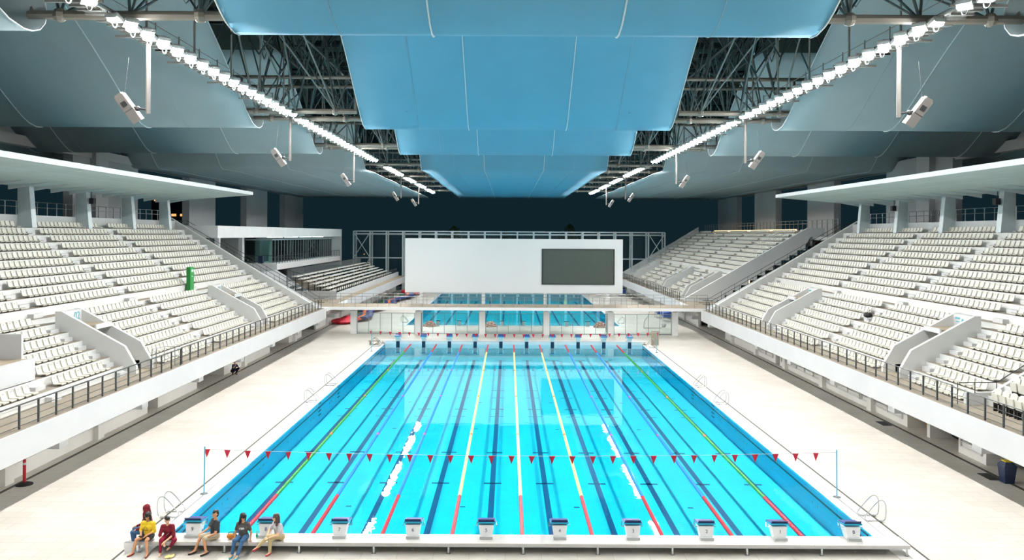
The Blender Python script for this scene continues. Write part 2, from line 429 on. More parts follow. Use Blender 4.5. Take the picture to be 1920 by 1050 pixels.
# numbers on the near blocks
for o in [q for q in bpy.data.objects if q.name.startswith('starting_block')]:
    k = int(round((11.25-o.location.x)/2.5))
    M = Matrix.Translation((o.location.x, o.location.y-.245, .37+.27)) @ Matrix.Rotation(R(-16), 4, 'X') @ Matrix.Rotation(R(90), 4, 'X')
    text_mesh(str(k), .16, M, num_m, 'number', o)
for k in range(10):
    o = dup(b0); o.location = (-11.25+2.5*k, 50.14, .33); o.rotation_euler = (0, 0, math.pi)
    for c in list(o.children):
        if c.name.startswith('number'): bpy.data.objects.remove(c)
    o['label'] = 'blue-topped starting block at the far end of the roped pool, %s from the left' % nth(k+1)
    o['group'] = 'starting blocks at the far pool end'
def grey_block(x, y, rot, label, grp):
    global gb
    if gb is None:
        r = thing('starting_block', label, 'starting block', (0, 0, 0), grp)
        m = MB(); m.box(-.14, .14, -.18, .12, 0, .5); m.build('pedestal', conc_m, r)
        m = MB(); m.obox((0, .05, .54), .52, .55, .05, Matrix.Rotation(R(-8), 3, 'X')); m.build('platform', dark_m, r)
        m = MB(); m.box(-.2, .2, -.3, .2, 0, .06); m.build('base_plate', conc_m, r); gb = r
    else: r = dup(gb)
    r.location = (x, y, .012); r.rotation_euler = (0, 0, rot); r['label'] = label; r['group'] = grp
gb = None
for k in range(10):
    grey_block(-11.25+2.5*k, 65.7, 0, 'grey starting block at the near end of the second pool, %s from the left' % nth(k+1), 'grey starting blocks near end of second pool')
for k in range(10):
    grey_block(-11.25+2.5*k, 116.3, math.pi, 'tiny starting block at the distant end of the second pool, %s from the left' % nth(k+1), 'starting blocks at the distant pool end')

# looped ladder handrails
lad = None
for (x, y, w) in ((-13.2, 2.7, 'left edge beside the seated people'), (13.2, 2.7, 'right edge by the near flag pole'),
                  (-12.95, 23.2, 'left edge, nearer of the middle pair'), (-12.95, 28.8, 'left edge, farther of the middle pair'),
                  (12.95, 23.2, 'right edge, nearer of the middle pair'), (12.95, 28.8, 'right edge, farther of the middle pair'),
                  (-12.95, 48.3, 'far left corner of the roped pool'), (12.95, 48.3, 'far right corner of the roped pool'),
                  (-12.95, 68.5, 'near left corner of the second pool'), (12.95, 68.5, 'near right corner of the second pool')):
    lab = 'steel looped ladder handrails at the '+w
    s = 1 if x > 0 else -1
    r = thing('pool_handrail', lab, 'handrail', (x, y, .012), 'steel ladder handrails around the pools')
    for dy in (-.3, .3):
        ctrl = [(.42, .06), (.46, .35), (.42, .66), (.28, .76), (.1, .66), (-.22, .3), (-.34, .12), (-.26, .0), (-.05, -.0), (.3, .0)]
        pts = []
        n = len(ctrl)
        for i in range(n):
            p0, p1, p2, p3 = [Vector(ctrl[(i+j-1) % n]+(0,)) for j in range(4)]
            for t in (0, .33, .66):
                q = .5*((2*p1)+(-p0+p2)*t+(2*p0-5*p1+4*p2-p3)*t*t+(-p0+3*p1-3*p2+p3)*t**3); pts.append((x+s*q.x, y+dy, .05+q.y))
        m = MB(); m.path(pts, .021, 6, closed=True); m.build('loop', steel_m, r)
    m = MB()
    for dy in (-.3, .3):
        for dx in (-.15, .3): m.lathe((x+s*dx, y+dy, .012), [(.06, 0), (.06, .015), (.025, .03), (.022, .06)], 8)
    m.build('floor_flange', steel_m, r)
for (x, y, q) in ((-9.6, 64.8, 'leftmost'), (-2.6, 64.8, 'middle'), (10.1, 64.8, 'rightmost')):
    r = MB()
    for k in range(5):
        rr = .75-.11*k; pts = [(x+rr*math.cos(a*.35+k), y+.5*rr*math.sin(a*.35+k), .08+.12*k+.03*math.sin(a*1.3)) for a in range(18)]
        r.path(pts, .07, 6, closed=True)
    coil_m = MATS.get('coil') or brick_mat('coil', 'C04038', 'E8DCCB', 'A8604A', .18, .12, .01, .5); MATS['coil'] = coil_m
    tag(r.build('coiled_rope', coil_m, loc=(x, y, .0)), 'heap of coiled red and white lane rope, %s of three by the second pool' % q, 'coiled rope', 'coiled lane ropes')
# small poolside things
r = MB(); r.obox((13.75, 50.2, .7), .72, .05, 1.3); r.box(13.4, 14.1, 50.0, 50.4, 0, .05); tag(r.build('standing_board', beige_m), 'upright beige board standing at the far right pool corner', 'board')
r = MB(); r.box(-14.0, -12.95, 49.3, 49.9, .3, .38); r.box(-13.9, -13.8, 49.35, 49.85, 0, .3); r.box(-13.15, -13.05, 49.35, 49.85, 0, .3)
tag(r.build('low_bench', beige_m), 'low beige bench at the far left pool corner', 'bench')
# ================================================================ grandstands
XL = [20.95+.75*i for i in range(7)]; ZL = [2.95+.453*i for i in range(7)]
XU = [26.95+.778*j for j in range(10)]; ZU = [6.44+.505*j for j in range(10)]
WZ = 5.95; WX = 26.1
BACKX = 34.8
def top_profile(row0=True):
    p = [(19.4, 2.95)]
    for i in range(0 if row0 else 1, 7):
        zprev = ZL[i-1] if i > (0 if row0 else 1) else 2.95
        if ZL[i] > zprev+.01: p += [(XL[i]-.1, zprev), (XL[i]-.1, ZL[i])]
    p += [(WX, ZL[6]), (WX, WZ), (XU[0]-.1, WZ), (XU[0]-.1, ZU[0])]
    for j in range(1, 10): p += [(XU[j]-.1, ZU[j-1]), (XU[j]-.1, ZU[j])]
    p += [(BACKX, ZU[9])]
    return p
def clip_profile(p, x0, x1=None):
    # keep the part of the profile with x between x0 and x1
    out = []
    def zat(x):
        z = p[0][1]
        for a, b in zip(p, p[1:]):
            if a[0] <= x <= b[0] and a[0] != b[0]: return a[1]
        return p[-1][1]
    out.append((x0, zat(x0)))
    for q in p:
        if q[0] > x0 and (x1 is None or q[0] < x1): out.append(q)
    if x1 is not None: out.append((x1, zat(x1)))
    return out
def stand_solid(mb, s, y0, y1, x0=19.4, row0=True, drop=1.08, x1=None):
    top = clip_profile(top_profile(row0), x0, x1) if (x0 > 19.4 or x1) else top_profile(row0)
    bot = [(x, z-(drop if x < 21 else .7)) for x, z in top]
    poly = [(s*x, z) for x, z in top]+[(s*x, z) for x, z in reversed(bot)]
    mb.prism_xz(poly, y0, y1)
def treads(mb, s, y0, y1, row0=True):
    e = .006
    mb.box(s*19.5, s*((XL[0]-.1) if row0 else (XL[1]-.1)), y0, y1, 2.95, 2.95+e)
    for i in range(0 if row0 else 1, 7):
        x1 = XL[i+1]-.1 if i < 6 else WX
        mb.box(s*(XL[i]-.06), s*x1, y0, y1, ZL[i], ZL[i]+e)
    mb.box(s*(WX+.04), s*(XU[0]-.1), y0, y1, WZ, WZ+e)
    for j in range(10):
        x1 = XU[j+1]-.1 if j < 9 else BACKX-.2
        mb.box(s*(XU[j]-.06), s*x1, y0, y1, ZU[j], ZU[j]+e)
def raker(mb, s, y0, y1, down=0.35):
    # sloping parapet beside the last gangway
    poly = [(20.3, 2.95), (20.3, 3.15), (26.0, 6.55), (35.4, 12.25), (35.4, 11.2-down), (26.0, 5.6-down), (21.2, 2.95-down)]
    mb.prism_xz([(s*x, z) for x, z in poly], y0, y1)
SEATS = []          # (side, row, y, x, z, block index, index in block)
def seat_run(s, row, x, z, ya, yb, blk):
    n = int((yb-ya)/.525); 
    if n < 1: return
    pad = ((yb-ya)-n*.525)/2
    for i in range(n): SEATS.append((s, row, ya+pad+.2625+.525*i, x, z, blk, i+1, n))
def vomitory(s, y0, y1, parent, signs):
    # side walls, roof slab, rear panel
    def wallpoly():
        return [(20.9, 2.95), (20.9, 3.35), (21.55, 4.47), (25.0, 6.35), (25.35, 6.35), (25.35, 5.3), (23.0, 3.4), (22.6, 2.95)]
    for ya in (y0-.22, y1):
        m = MB(); m.prism_xz([(s*x, z) for x, z in wallpoly()], ya, ya+.22); m.build('side_wall', riser_m, parent)
    m = MB(); m.box(s*24.9, s*25.3, y0, y1, 2.95, 6.33); m.build('rear_panel', white_m, parent)
    m = MB(); m.box(s*23.3, s*24.9, y0, y1, 5.42, 5.58); m.build('canopy_slab', beige_m, parent); m = MB(); m.box(s*23.2, s*23.3, y0, y1, 5.36, 5.62); m.build('canopy_lip', white_m, parent)
    m = MB(); m.box(s*20.9, s*24.9, y0, y1, 2.95, 2.96); m.build('passage_floor', beige_m, parent)
def near_stand(s):
    Y0, Y1 = -16.0, 55.0
    nm = SIDE[s]
    r = thing('grandstand', 'large white concrete grandstand of tiered seating on the %s of the roped pool' % nm, 'grandstand', (s*27, 20, 0))
    vom = [(16.4, 18.1), (38.6, 40.2)]
    r0start = 19.0 if s < 0 else 9.2
    cuts = []      # segments (y0,y1,kind)
    m = MB()
    segs = []; y = Y0
    for a, b in vom: segs.append((y, a, 0)); segs.append((a, b, 1)); y = b
    segs.append((y, Y1, 0))
    tm = MB()
    for a, b, k in segs:
        if k == 0:
            pts = [a, b]
            if a < r0start < b: pts = [a, r0start, b]
            for p, q in zip(pts, pts[1:]):
                stand_solid(m, s, p, q, row0=(p >= r0start)); treads(tm, s, p, q, row0=(p >= r0start))
        else:
            stand_solid(m, s, a, b, x0=25.3); 
            mm = MB()
            m.box(s*19.4, s*20.9, a, b, 1.87, 2.95)
            tm.box(s*(WX+.04), s*(XU[0]-.1), a, b, WZ, WZ+.006); tm.box(s*19.5, s*20.9, a, b, 2.95, 2.956)
            for j in range(10):
                x1 = XU[j+1]-.1 if j < 9 else BACKX-.2
                tm.box(s*(XU[j]-.06), s*x1, a, b, ZU[j], ZU[j]+.006)
    m.build('stepped_deck', riser_m, r)
    tm.build('tread', tread_m, r)
    m = MB(); m.box(s*19.33, s*19.42, Y0, 54.2, 1.87, 2.99); m.build('fascia', white_m, r)
    m = MB(); raker(m, s, Y1-.5, Y1); m.build('end_parapet', riser_m, r)
    m = MB(); m.box(s*BACKX, s*(BACKX+.25), Y0, Y1, 9.5, 11.9); m.build('back_wall', conc_m, r)
    for i in range(9):
        yb = -1.1+7.6*i; m = MB(); m.box(s*19.45, s*20.3, yb-.35, yb+.35, 1.55, 1.87); m.build('beam_end', white_m, r)
    # gangways with half steps
    aisU = [-5.2, 5.8, 16.8, 27.8, 38.8]; stp = MB()
    HW = .7
    for y in aisU+[53.9]:
        w = .45 if y < 50 else .4
        yy = y-.2 if y < 50 else 53.3
        for j in range(10):
            z0 = WZ if j == 0 else ZU[j-1]; st = MB()
            st.box(s*(XU[j]-.1), s*(XU[j]-.45), yy-w, yy+w, z0, (z0+ZU[j])/2)
            if y > 3: st.build('gangway_step', white_m, r)
    for y in [9.2 if s < 0 else 5.0, 15.6, 27.8, 37.9, 53.3]:
        for i in range(1, 7):
            st = MB(); st.box(s*(XL[i]-.1), s*(XL[i]-.42), y-.4, y+.4, ZL[i-1], (ZL[i-1]+ZL[i])/2); 
            if y > 6: st.build('gangway_step', white_m, r)
    for k, (a, b) in enumerate(vom):
        v = thing('stair_exit', {(-1, 0): 'walled stair opening marked 02 in the left grandstand', (-1, 1): 'farther walled stair opening in the left grandstand below the green sign',
             (1, 0): 'nearer walled stair opening in the right grandstand beside two dark bins', (1, 1): 'farther walled stair opening in the right grandstand'}[(s, k)], 'stairwell', (s*23, (a+b)/2, 2.95))
        vomitory(s, a, b, v, None)
        X = s*(24.9-.01)
        if s < 0:
            M = Matrix(((0, 0, 1, -24.89), (1, 0, 0, (a+b)/2+.3), (0, 1, 0, 5.98), (0, 0, 0, 1)))
            text_mesh('02' if k == 0 else '01', .62, M, teal_m, 'number_sign', v)
        else:
            t = MB()
            for (ya, yb, za, zb) in ((b-.65, b-.2, 6.05, 6.15), (b-.6, b-.3, 5.88, 5.94)): t.box(24.895, 24.88, ya, yb, za, zb)
            if k == 0: t.add([(24.885, a+.75+.11*math.cos(i*.628), 6.0+.11*math.sin(i*.628)) for i in range(10)], [tuple(range(10))])
            t.build('sign_mark', teal_m, v)
    # seats
    for j in range(10):
        ed = [5.8, 16.8, 27.8, 38.8]
        bl = [(6.5, 16.1), (17.5, 27.1), (28.5, 38.1), (39.5, 52.4)]
        for q, (a, b) in enumerate(bl): seat_run(s, 7+j, XU[j], ZU[j], a, b, q)
    for i in range(7):
        if i == 0:
            bl = [(10, 15.0), (19.2, 27.1), (28.5, 36.6), (41.4, 52.4)] if s > 0 else [(None, None), (19.4, 27.1), (28.5, 36.6), (41.4, 52.4)]
        else:
            lo = (9.9 if s < 0 else 9.8)
            bl = [(lo, 15.0), (18.5, 27.1), (28.5, 37.3), (40.6, 52.4)]
            if s < 0:
                if i < 3: seat_run(s, i, XL[i], ZL[i], 3.4, 8.6, 4)
        for q, (a, b) in enumerate(bl):
            if a is not None: seat_run(s, i, XL[i], ZL[i], a, b, q)
    # seats of the near corner
    # railing along the front
    def railing(ya, yb, x, z, lab, n=None, sx=s):
        q = thing('railing', lab, 'railing', (sx*x, (ya+yb)/2, z))
        n = n or max(2, int(round((yb-ya)/1.25))+1)
        for i in range(n):
            y = ya+(yb-ya)*i/(n-1); p = MB(); p.box(sx*(x-.03), sx*(x+.03), y-.035, y+.035, z, z+.95); p.build('post', rail_m, q)
        b = MB(); b.tube((sx*x, ya, z+.95), (sx*x, yb, z+.95), .03)
        for h in (.12, .38, .65): b.tube((sx*x, ya, z+h), (sx*x, yb, z+h), .013, 5)
        b.build('rail', rail_m, q)
        return q
    if s < 0:
        railing(-4, 19.0, 19.62, 2.99, 'dark grey post and wire railing along the nearer left walkway')
        railing(19.4, 54.2, 19.72, 2.99, 'dark grey railing along the front of the left seating')
        q = thing('railing', 'open square railing frame at the bend of the left walkway', 'railing', (-20.2, 18.3, 2.96))
        for (x, y) in ((-20.0, 19.1), (-20.6, 19.1), (-20.6, 18.0), (-20.8, 17.9)): 
            p = MB(); p.tube((x, y, 2.96), (x, y, 4.05), .025); p.build('post', rail2_m, q)
        p = MB(); p.path([(-19.7, 19.1, 4.05), (-20.6, 19.1, 4.05), (-20.8, 17.9, 4.05)], .022); p.path([(-19.7, 19.1, 3.5), (-20.6, 19.1, 3.5), (-20.8, 17.9, 3.5)], .014); p.build('rail', rail2_m, q)
        # camera platform
        q = thing('viewing_platform', 'white box-fronted platform among the nearest left seats', 'platform', (-24, 6, 3.8))
        m = MB(); m.box(-22.35, -22.5, 0, 9.3, 3.9, 4.9); m.build('front_panel', white_m, q)
        m = MB(); m.box(-22.5, -26.0, 0, 9.3, 4.78, 4.85); m.build('deck', beige_m, q)
        m = MB(); m.box(-22.9, -26.0, 9.15, 9.3, 4.0, 6.0); m.build('side_wall', white_m, q)
    else:
        railing(8.9, 54.2, 19.72, 2.99, 'dark grey railing along the front of the right seating')
        railing(-4, 8.6, 19.55, 2.99, 'dark grey post and wire railing along the nearer right walkway')
        # side wall with handrail at the near corner
        q = thing('corner_wall', 'low sloping white wall with handrail by the folded seats', 'wall', (22, 9.3, 2.95))
        m = MB(); m.prism_xz([(20.6, 2.95), (20.6, 3.5), (21.9, 3.55), (27, 6.7), (27, 5.4), (23, 2.95)], 9.3, 9.5); m.build('wall_body', white_m, q)
        m = MB(); m.path([(20.2, 9.2, 4.0), (22.0, 9.3, 4.0), (27, 9.3, 7.1)], .025)
        for (x, z0, z1) in ((20.2, 2.99, 4), (21.0, 3.5, 4), (22.0, 3.55, 4.0), (24.0, 4.7, 5.25)): m.tube((x, 9.3, z0), (x, 9.3, z1), .02)
        m.build('handrail', rail_m, q)
    # railing on top of the back wall
    q = thing('railing', 'thin grey railing on the back wall above the %s grandstand' % nm, 'railing', (s*36, 30, 11))
    for i in range(32):
        y = 15+i*1.3; p = MB(); p.box(s*36.4, s*36.45, y-.03, y+.03, 11.0, 12.95); p.build('post', rail2_m, q)
    p = MB()
    for z in (12.95, 12.55): p.tube((s*36.42, 15, z), (s*36.42, 55.3, z), .025)
    p.build('rail', rail2_m, q)
    m = MB(); m.box(s*(BACKX+.25), s*46, Y0, 56.5, 10.6, 11.0); tag(m.build('concourse_slab', conc_m), 'grey upper concourse slab behind the %s grandstand' % nm, 'concourse')
    # canopy
    c = thing('stand_canopy', 'broad white flat canopy over the top rows of the %s grandstand' % nm, 'canopy', (s*30, 20, 13.9))
    def zc(x): return 14.50+(x-26.2)*(13.93-14.57)/8.2
    m = MB()
    for (y0, y1, dz) in ((-20, 22.8, .25), (22.8, 52.5, 0)):
        pass
    m.prism_xz([(s*26.35, zc(26.35)), (s*34.4, zc(34.4)), (s*34.4, zc(34.4)+.5), (s*26.35, zc(26.35)+.28)], -20, 52.45); m.build('soffit', canopy_m, c)
    m = MB(); m.prism_xz([(s*26.2, zc(26.2)-.0), (s*26.35, zc(26.35)-.0), (s*26.35, zc(26.2)+.32), (s*26.2, zc(26.2)+.32)], -20, 52.5)
    m.box(s*26.2, s*34.5, 52.45, 52.52, zc(34.4)+.02, zc(34.4)+.3) if False else None
    m.build('edge_trim', canopy_edge, c)
    for q in range(22): 
        m = MB(); y = 51.5-2.5*q; m.prism_xz([(s*31.5, zc(31.5)), (s*34.4, zc(34.4)-.28), (s*34.4, zc(34.4))], y-.08, y+.08)
        if y > 15: m.build('rib', canopy_edge, c)
    for i in range(9):
        y = 50.9-7.5*i; m = MB()
        m.prism_xz([(s*33.75, 11.0), (s*34.0, zc(34)), (s*34.8, zc(34.4)), (s*34.8, 11.0)], y-.28, y+.28)
        if y > 15:
            cl = m.build('column', canopy_edge, c)
    for y in (50.9-15, 50.9-30) if s < 0 else (50.9-7.5, 50.9-22.5):
        m = MB(); m.box(s*33.45, s*33.8, y-.2, y+.2, 12.95, 13.4); m.tube((s*33.7, y, 13.4), (s*33.7, y, 13.9), .03)
        tag(m.build('wall_speaker', dark_m), 'small black box speaker on a canopy column, %s side, %s' % (nm, 'farther one' if y > 30 else 'nearer one'), 'speaker', 'speakers on the canopy columns')
for s in (-1, 1): near_stand(s)

# folded seats in the near right corner
fs0 = None
k = 0
for (x, z, ys) in ((21.2, 2.96, (5.6, 6.15, 6.7, 7.25, 7.8)), (22.15, 3.41, (6.35, 6.9, 7.45, 8.0))):
    for y in ys:
        k += 1
        lab = 'folded white tip-up chair by the corner wall, %s row, %s from the wall' % ('lower' if x < 22 else 'upper', nth(len(ys)-ys.index(y)))
        if fs0 is None:
            fs0 = thing('folded_chair', lab, 'chair', (0, 0, 0), 'folded white chairs in the right corner')
            m = MB(); m.obox((-.05, 0, .72), .07, .46, .5, Matrix.Rotation(R(12), 3, 'Y')); m.ball((-.0, 0, .95), .22, 10, 6, (.2, 1.0, .45)); m.build('backrest', seat_m, fs0)
            m = MB(); m.obox((-.18, 0, .62), .06, .42, .4, Matrix.Rotation(R(-6), 3, 'Y')); m.build('folded_seat', seat_m, fs0)
            m = MB(); m.box(-.14, .04, -.2, -.16, 0, .5); m.box(-.14, .04, .16, .2, 0, .5); m.box(-.16, .06, -.16, .16, .34, .42); m.build('bracket', black_m, fs0); o = fs0
        else: o = dup(fs0)
        o.location = (x, y, z); o['label'] = lab


# ================================================================ seats: nearest 300 are individuals
def seat_parts():
    sh = MB(); N = 5
    # pan
    pan = [(-.22, .40), (-.20, .435), (-.02, .405), (.14, .41), (.2, .44)]
    prof = [(-.23, .425), (-.16, .44), (.05, .415), (.16, .43), (.20, .50), (.245, .66), (.285, .83)]
    th = .035; vs = []; fs = []
    wid = [.20, .215, .22, .22, .22, .225, .205]
    for (x, z), w in zip(prof, wid):
        for t in (0, 1):
            for y in (-w, -w*.86, w*.86, w):
                lift = .03 if abs(y) == w else 0
                nx, nz = (0, -1) if z < .47 else (1, -.2)
                vs.append((x+nx*th*t-(lift if z > .47 else 0), y, z+nz*th*t+(lift if z < .47 else 0)))
    M = len(prof)
    for i in range(M-1):
        a = i*8; b = a+8
        for k in range(3):
            fs.append((a+k, a+k+1, b+k+1, b+k)); fs.append((a+4+k, b+4+k, b+5+k, a+5+k))
        fs.append((a, b, b+4, a+4)); fs.append((a+3, a+7, b+7, b+3))
    fs.append((0, 4, 5, 1)); fs.append((1, 5, 6, 2)); fs.append((2, 6, 7, 3)); e = (M-1)*8
    fs += [(e, e+1, e+5, e+4), (e+1, e+2, e+6, e+5), (e+2, e+3, e+7, e+6)]
    sh.add(vs, fs)
    br = MB(); br.box(-.10, .1, -.03, .03, .318, .39); br.box(-.1, .14, -.08, .08, .365, .385)
    tg = MB(); tg.obox((.262-.03, 0, .74), .008, .09, .05, Matrix.Rotation(R(13), 3, 'Y'))
    return sh, br, tg
SH, BR, TG = seat_parts()
for _m in (SH, TG): _m.v = [(x, y, .39+(z-.39)*.86) for x, y, z in _m.v]
def vis_depth(t):
    s, row, y, x, z, blk, i, n = t
    d = y-CY; px = 954+(s*x-CX)*FPX/d
    if px < -12 or px > 1932: return 1e9
    if row >= 7 and False: return 1e9
    return d+(0)
def px_of(t):
    s, row, y, x, z, blk, i, n = t; d = y-CY
    return 954+(s*x-CX)*FPX/d
SEATS = [t for t in SEATS if -25 < px_of(t) < 1945]
order = sorted(range(len(SEATS)), key=lambda i: vis_depth(SEATS[i]))
indiv = set(order[:300])
protos = {}
BN = {0: 'nearest block', 1: 'second block', 2: 'third block', 3: 'farthest block', 4: 'platform block'}
for idx, t in enumerate(SEATS):
    if idx not in indiv: continue
    s, row, y, x, z, blk, i, n = t
    lab = 'white plastic seat, %s from near end of row %d, %s, %s stand' % (nth(i), row+1, BN[blk], SIDE[s])
    if s not in protos:
        r = thing('stadium_seat', lab, 'seat', (0, 0, 0)); pr = []
        flip = Matrix.Scale(-1, 3, (1, 0, 0)) if s < 0 else Matrix.Identity(3)
        for mb_, nm_, mt_ in ((SH, 'seat_shell', seat_m), (BR, 'bracket', seatleg_m), (TG, 'number_tag', tag_m)):
            q = MB(); q.v = [tuple(flip @ Vector(v)) for v in mb_.v]; q.f = [tuple(reversed(f)) for f in mb_.f] if s < 0 else list(mb_.f)
            q.build(nm_, mt_, r)
        protos[s] = r; o = r
    else: o = dup(protos[s])
    o.location = (s*x+s*.12, y, z-.31); o['label'] = lab; o['group'] = 'white seats of the %s grandstand' % SIDE[s]
REST = [(s, y, x, z) for k, (s, row, y, x, z, blk, i, n) in enumerate(SEATS) if k not in indiv]
# ================================================================ far right stand
fs_y0, fs_y1 = 66.5, 124.0
r = thing('grandstand', 'distant white grandstand on the right beyond the footbridge', 'grandstand', (27, 95, 0))
m = MB(); tm = MB()
fv = [(69.5, 71.2), (84.0, 85.7), (109.0, 110.7)]
y = fs_y0; segs = []
for a, b in fv: segs.append((y, a, 0)); segs.append((a, b, 1)); y = b
segs.append((y, 117.6, 0)); 
for a, b, k in segs:
    if k == 0: stand_solid(m, 1, a, b, drop=1.0); treads(tm, 1, a, b)
    else:
        stand_solid(m, 1, a, b, x0=25.3, drop=1.0); m.box(19.4, 20.9, a, b, 1.87, 2.95)
stand_solid(m, 1, 117.6, fs_y1, x0=21.7, row0=False); 
m.build('stepped_deck', riser_m, r); tm.build('tread', tread_m, r)
m = MB(); m.box(19.33, 19.42, fs_y0-1, 117.6, 1.87, 2.99); m.build('fascia', white_m, r)
m = MB(); raker(m, 1, fs_y1-.5, fs_y1, 0.5); m.build('end_parapet', riser_m, r)
# stepped end wall facing the camera
top = [(20.0, 2.95), (20.0, 3.2), (26.0, 6.65), (34.6, 11.65), (36.5, 11.65), (36.5, 10.6)]
und = []
n = 13
x0_, z0_, x1_, z1_ = 22.0, 1.9, 34.3, 9.6
for i in range(n):
    xa = x1_-(x1_-x0_)*i/n; za = z1_-(z1_-z0_)*i/n; zb = z1_-(z1_-z0_)*(i+1)/n
    und += [(xa, za), (xa, zb)]
m = MB(); m.prism_xz(top+[(34.9, 10.6), (34.3, 9.6)]+und[1:]+[(22.0, 1.9), (20.0, 1.9)], fs_y0-.35, fs_y0); m.build('stepped_end_wall', bright_m, r)
m = MB(); m.box(35.0, 35.25, fs_y0, fs_y1, 9.5, 11.35); m.build('back_wall', conc_m, r)
for k, (a, b) in enumerate(fv):
    v = thing('stair_exit', 'walled stair opening in the distant right grandstand, %s of three' % ('nearest', 'middle', 'farthest')[k], 'stairwell', (23, (a+b)/2, 2.95), 'stair openings of the distant grandstand')
    vomitory(1, a, b, v, None)
FAR = []
for j in range(10):
    e = [66.9, 68.2, 77.3, 78.5, 87.6, 88.8, 97.9, 99.1, 108.2, 109.4, 117.5, 118.5, 123.3]
    bl = [(66.9, 68.3), (69.5, 78.0), (79.2, 88.0), (89.2, 98.5), (99.7, 109.0), (110.2, 118.0), (119, 123.2)]
    for a, b in bl: FAR.append((XU[j], ZU[j], a, b))
for i in range(7):
    for a, b in ((67.2, 69.0), (72.5, 78.0), (79.2, 83.3), (86.9, 94), (95.2, 102), (103.2, 108.3), (112, 117.3)): FAR.append((XL[i], ZL[i], a, b))
for x, z, a, b in FAR:
    n = int((b-a)/.525)
    for i in range(n): REST.append((1, a+.26+.525*i, x, z))
stf = MB()
simple_v = SH.v; 
for s, y, x, z in REST:
    ox = s*x+s*.12; z -= .31
    vs = [(ox+s*v[0], y+v[1], z+v[2]) for v in SH.v]; stf.add(vs, SH.f if s > 0 else [tuple(reversed(f)) for f in SH.f])
    if y < 56:
        stf.add([(ox+s*v[0], y+v[1], z+v[2]) for v in BR.v], BR.f)
tag(stf.build('stadium_seat', seat_m, loc=(0, 30, 3)), 'remaining rows of white plastic seats filling the upper and distant stands', 'seats', 'rows of white stadium seats', 'stuff')
q = thing('railing', 'dark railing along the front of the distant right grandstand', 'railing', (19.7, 92, 2.99))
for i in range(42):
    y = 67+i*1.2; p = MB(); p.box(19.66, 19.74, y-.04, y+.04, 2.99, 3.95); p.build('post', rail_m, q)
p = MB()
for z in (3.95, 3.5): p.tube((19.7, 67, z), (19.7, 116.5, z), .03)
p.build('rail', rail_m, q)
q = thing('railing', 'thin railing on the top of the distant right grandstand', 'railing', (36.4, 92, 11))
p = MB()
for z in (12.6, 12.2): p.tube((36.42, 62, z), (36.42, 124, z), .03)
p.build('rail', rail2_m, q)
for i in range(40):
    p = MB(); y = 62+1.55*i; p.box(36.38, 36.46, y-.03, y+.03, 10.6, 12.6); p.build('post', rail2_m, q)
m = MB(); m.box(35.25, 46, 56.5, 124, 10.2, 10.6); tag(m.build('concourse_slab', conc_m), 'upper concourse slab behind the distant right grandstand', 'concourse')
m = MB(); m.box(34.95, 35.02, 71, 110, 11.35, 11.5); m.box(34.95, 35.02, 109.8, 110, 10.95, 11.5); tag(m.build('light_strip', ledstrip_m), 'glowing warm light strip along the top of the distant right grandstand', 'light')
# dark rooms beneath the far right stand
m = MB(); m.prism_xz([(22.5, 0), (45, 0), (45, 8.6), (34.3, 8.6), (23.8, 2.1), (22.5, 2.1)], 67.5, 68.0)
tag(m.build('glazed_wall', vip_dark if False else mat('dark_glazing', '151C1E', 0.15, spec=0.8)), 'dark glazed wall beneath the stepped end of the distant stand', 'wall')
q = thing('window_frame', 'pale mullions on the dark glazing beneath the distant stand', 'window', (30, 67.4, 0))
for i in range(10):
    p = MB(); p.box(25.5+i*1.1, 25.58+i*1.1, 67.4, 67.48, 2.2+.55*i if i < 9 else 7, 4.2+.6*i); p.build('mullion', rail2_m, q)
m = MB(); m.box(31.6, 31.85, 67.2, 67.4, 5.6, 6.3); tag(m.build('wall_lamp', ledstrip_m), 'small glowing orange wall lamp under the distant stand, upper of two', 'lamp', 'orange wall lamps')
m = MB(); m.box(27.9, 28.1, 67.2, 67.4, 5.0, 5.5); tag(m.build('wall_lamp', ledstrip_m), 'small glowing orange wall lamp under the distant stand, lower of two', 'lamp', 'orange wall lamps')
# end stairs of the near stands
for s in (-1, 1):
    q = thing('end_stair', 'stair with thin railings climbing beside the far end of the %s grandstand' % SIDE[s], 'stairs', (s*28, 57, 3))
    m = MB(); m.prism_xz([(s*20.5, 2.7), (s*35.0, 10.7), (s*36.5, 10.7), (s*36.5, 11.0), (s*34.6, 11.0), (s*20.3, 3.0)], 55.3, 57.0); m.build('flight', conc_m, q)
    m = MB()
    for yy in (55.2, 57.0):
        for h in (.95, .55): m.path([(s*19.6, yy, 3.0+h), (s*20.6, yy, 3.0+h), (s*34.6, yy, 11.0+h), (s*36.4, yy, 11.0+h)], .025, 5)
        for i in range(11): 
            x = 20.6+1.4*i; z = 3.0+(x-20.6)*8/14; m.tube((s*x, yy, z), (s*x, yy, z+.95), .02, 5)
    m.build('handrail', rail_m, q)
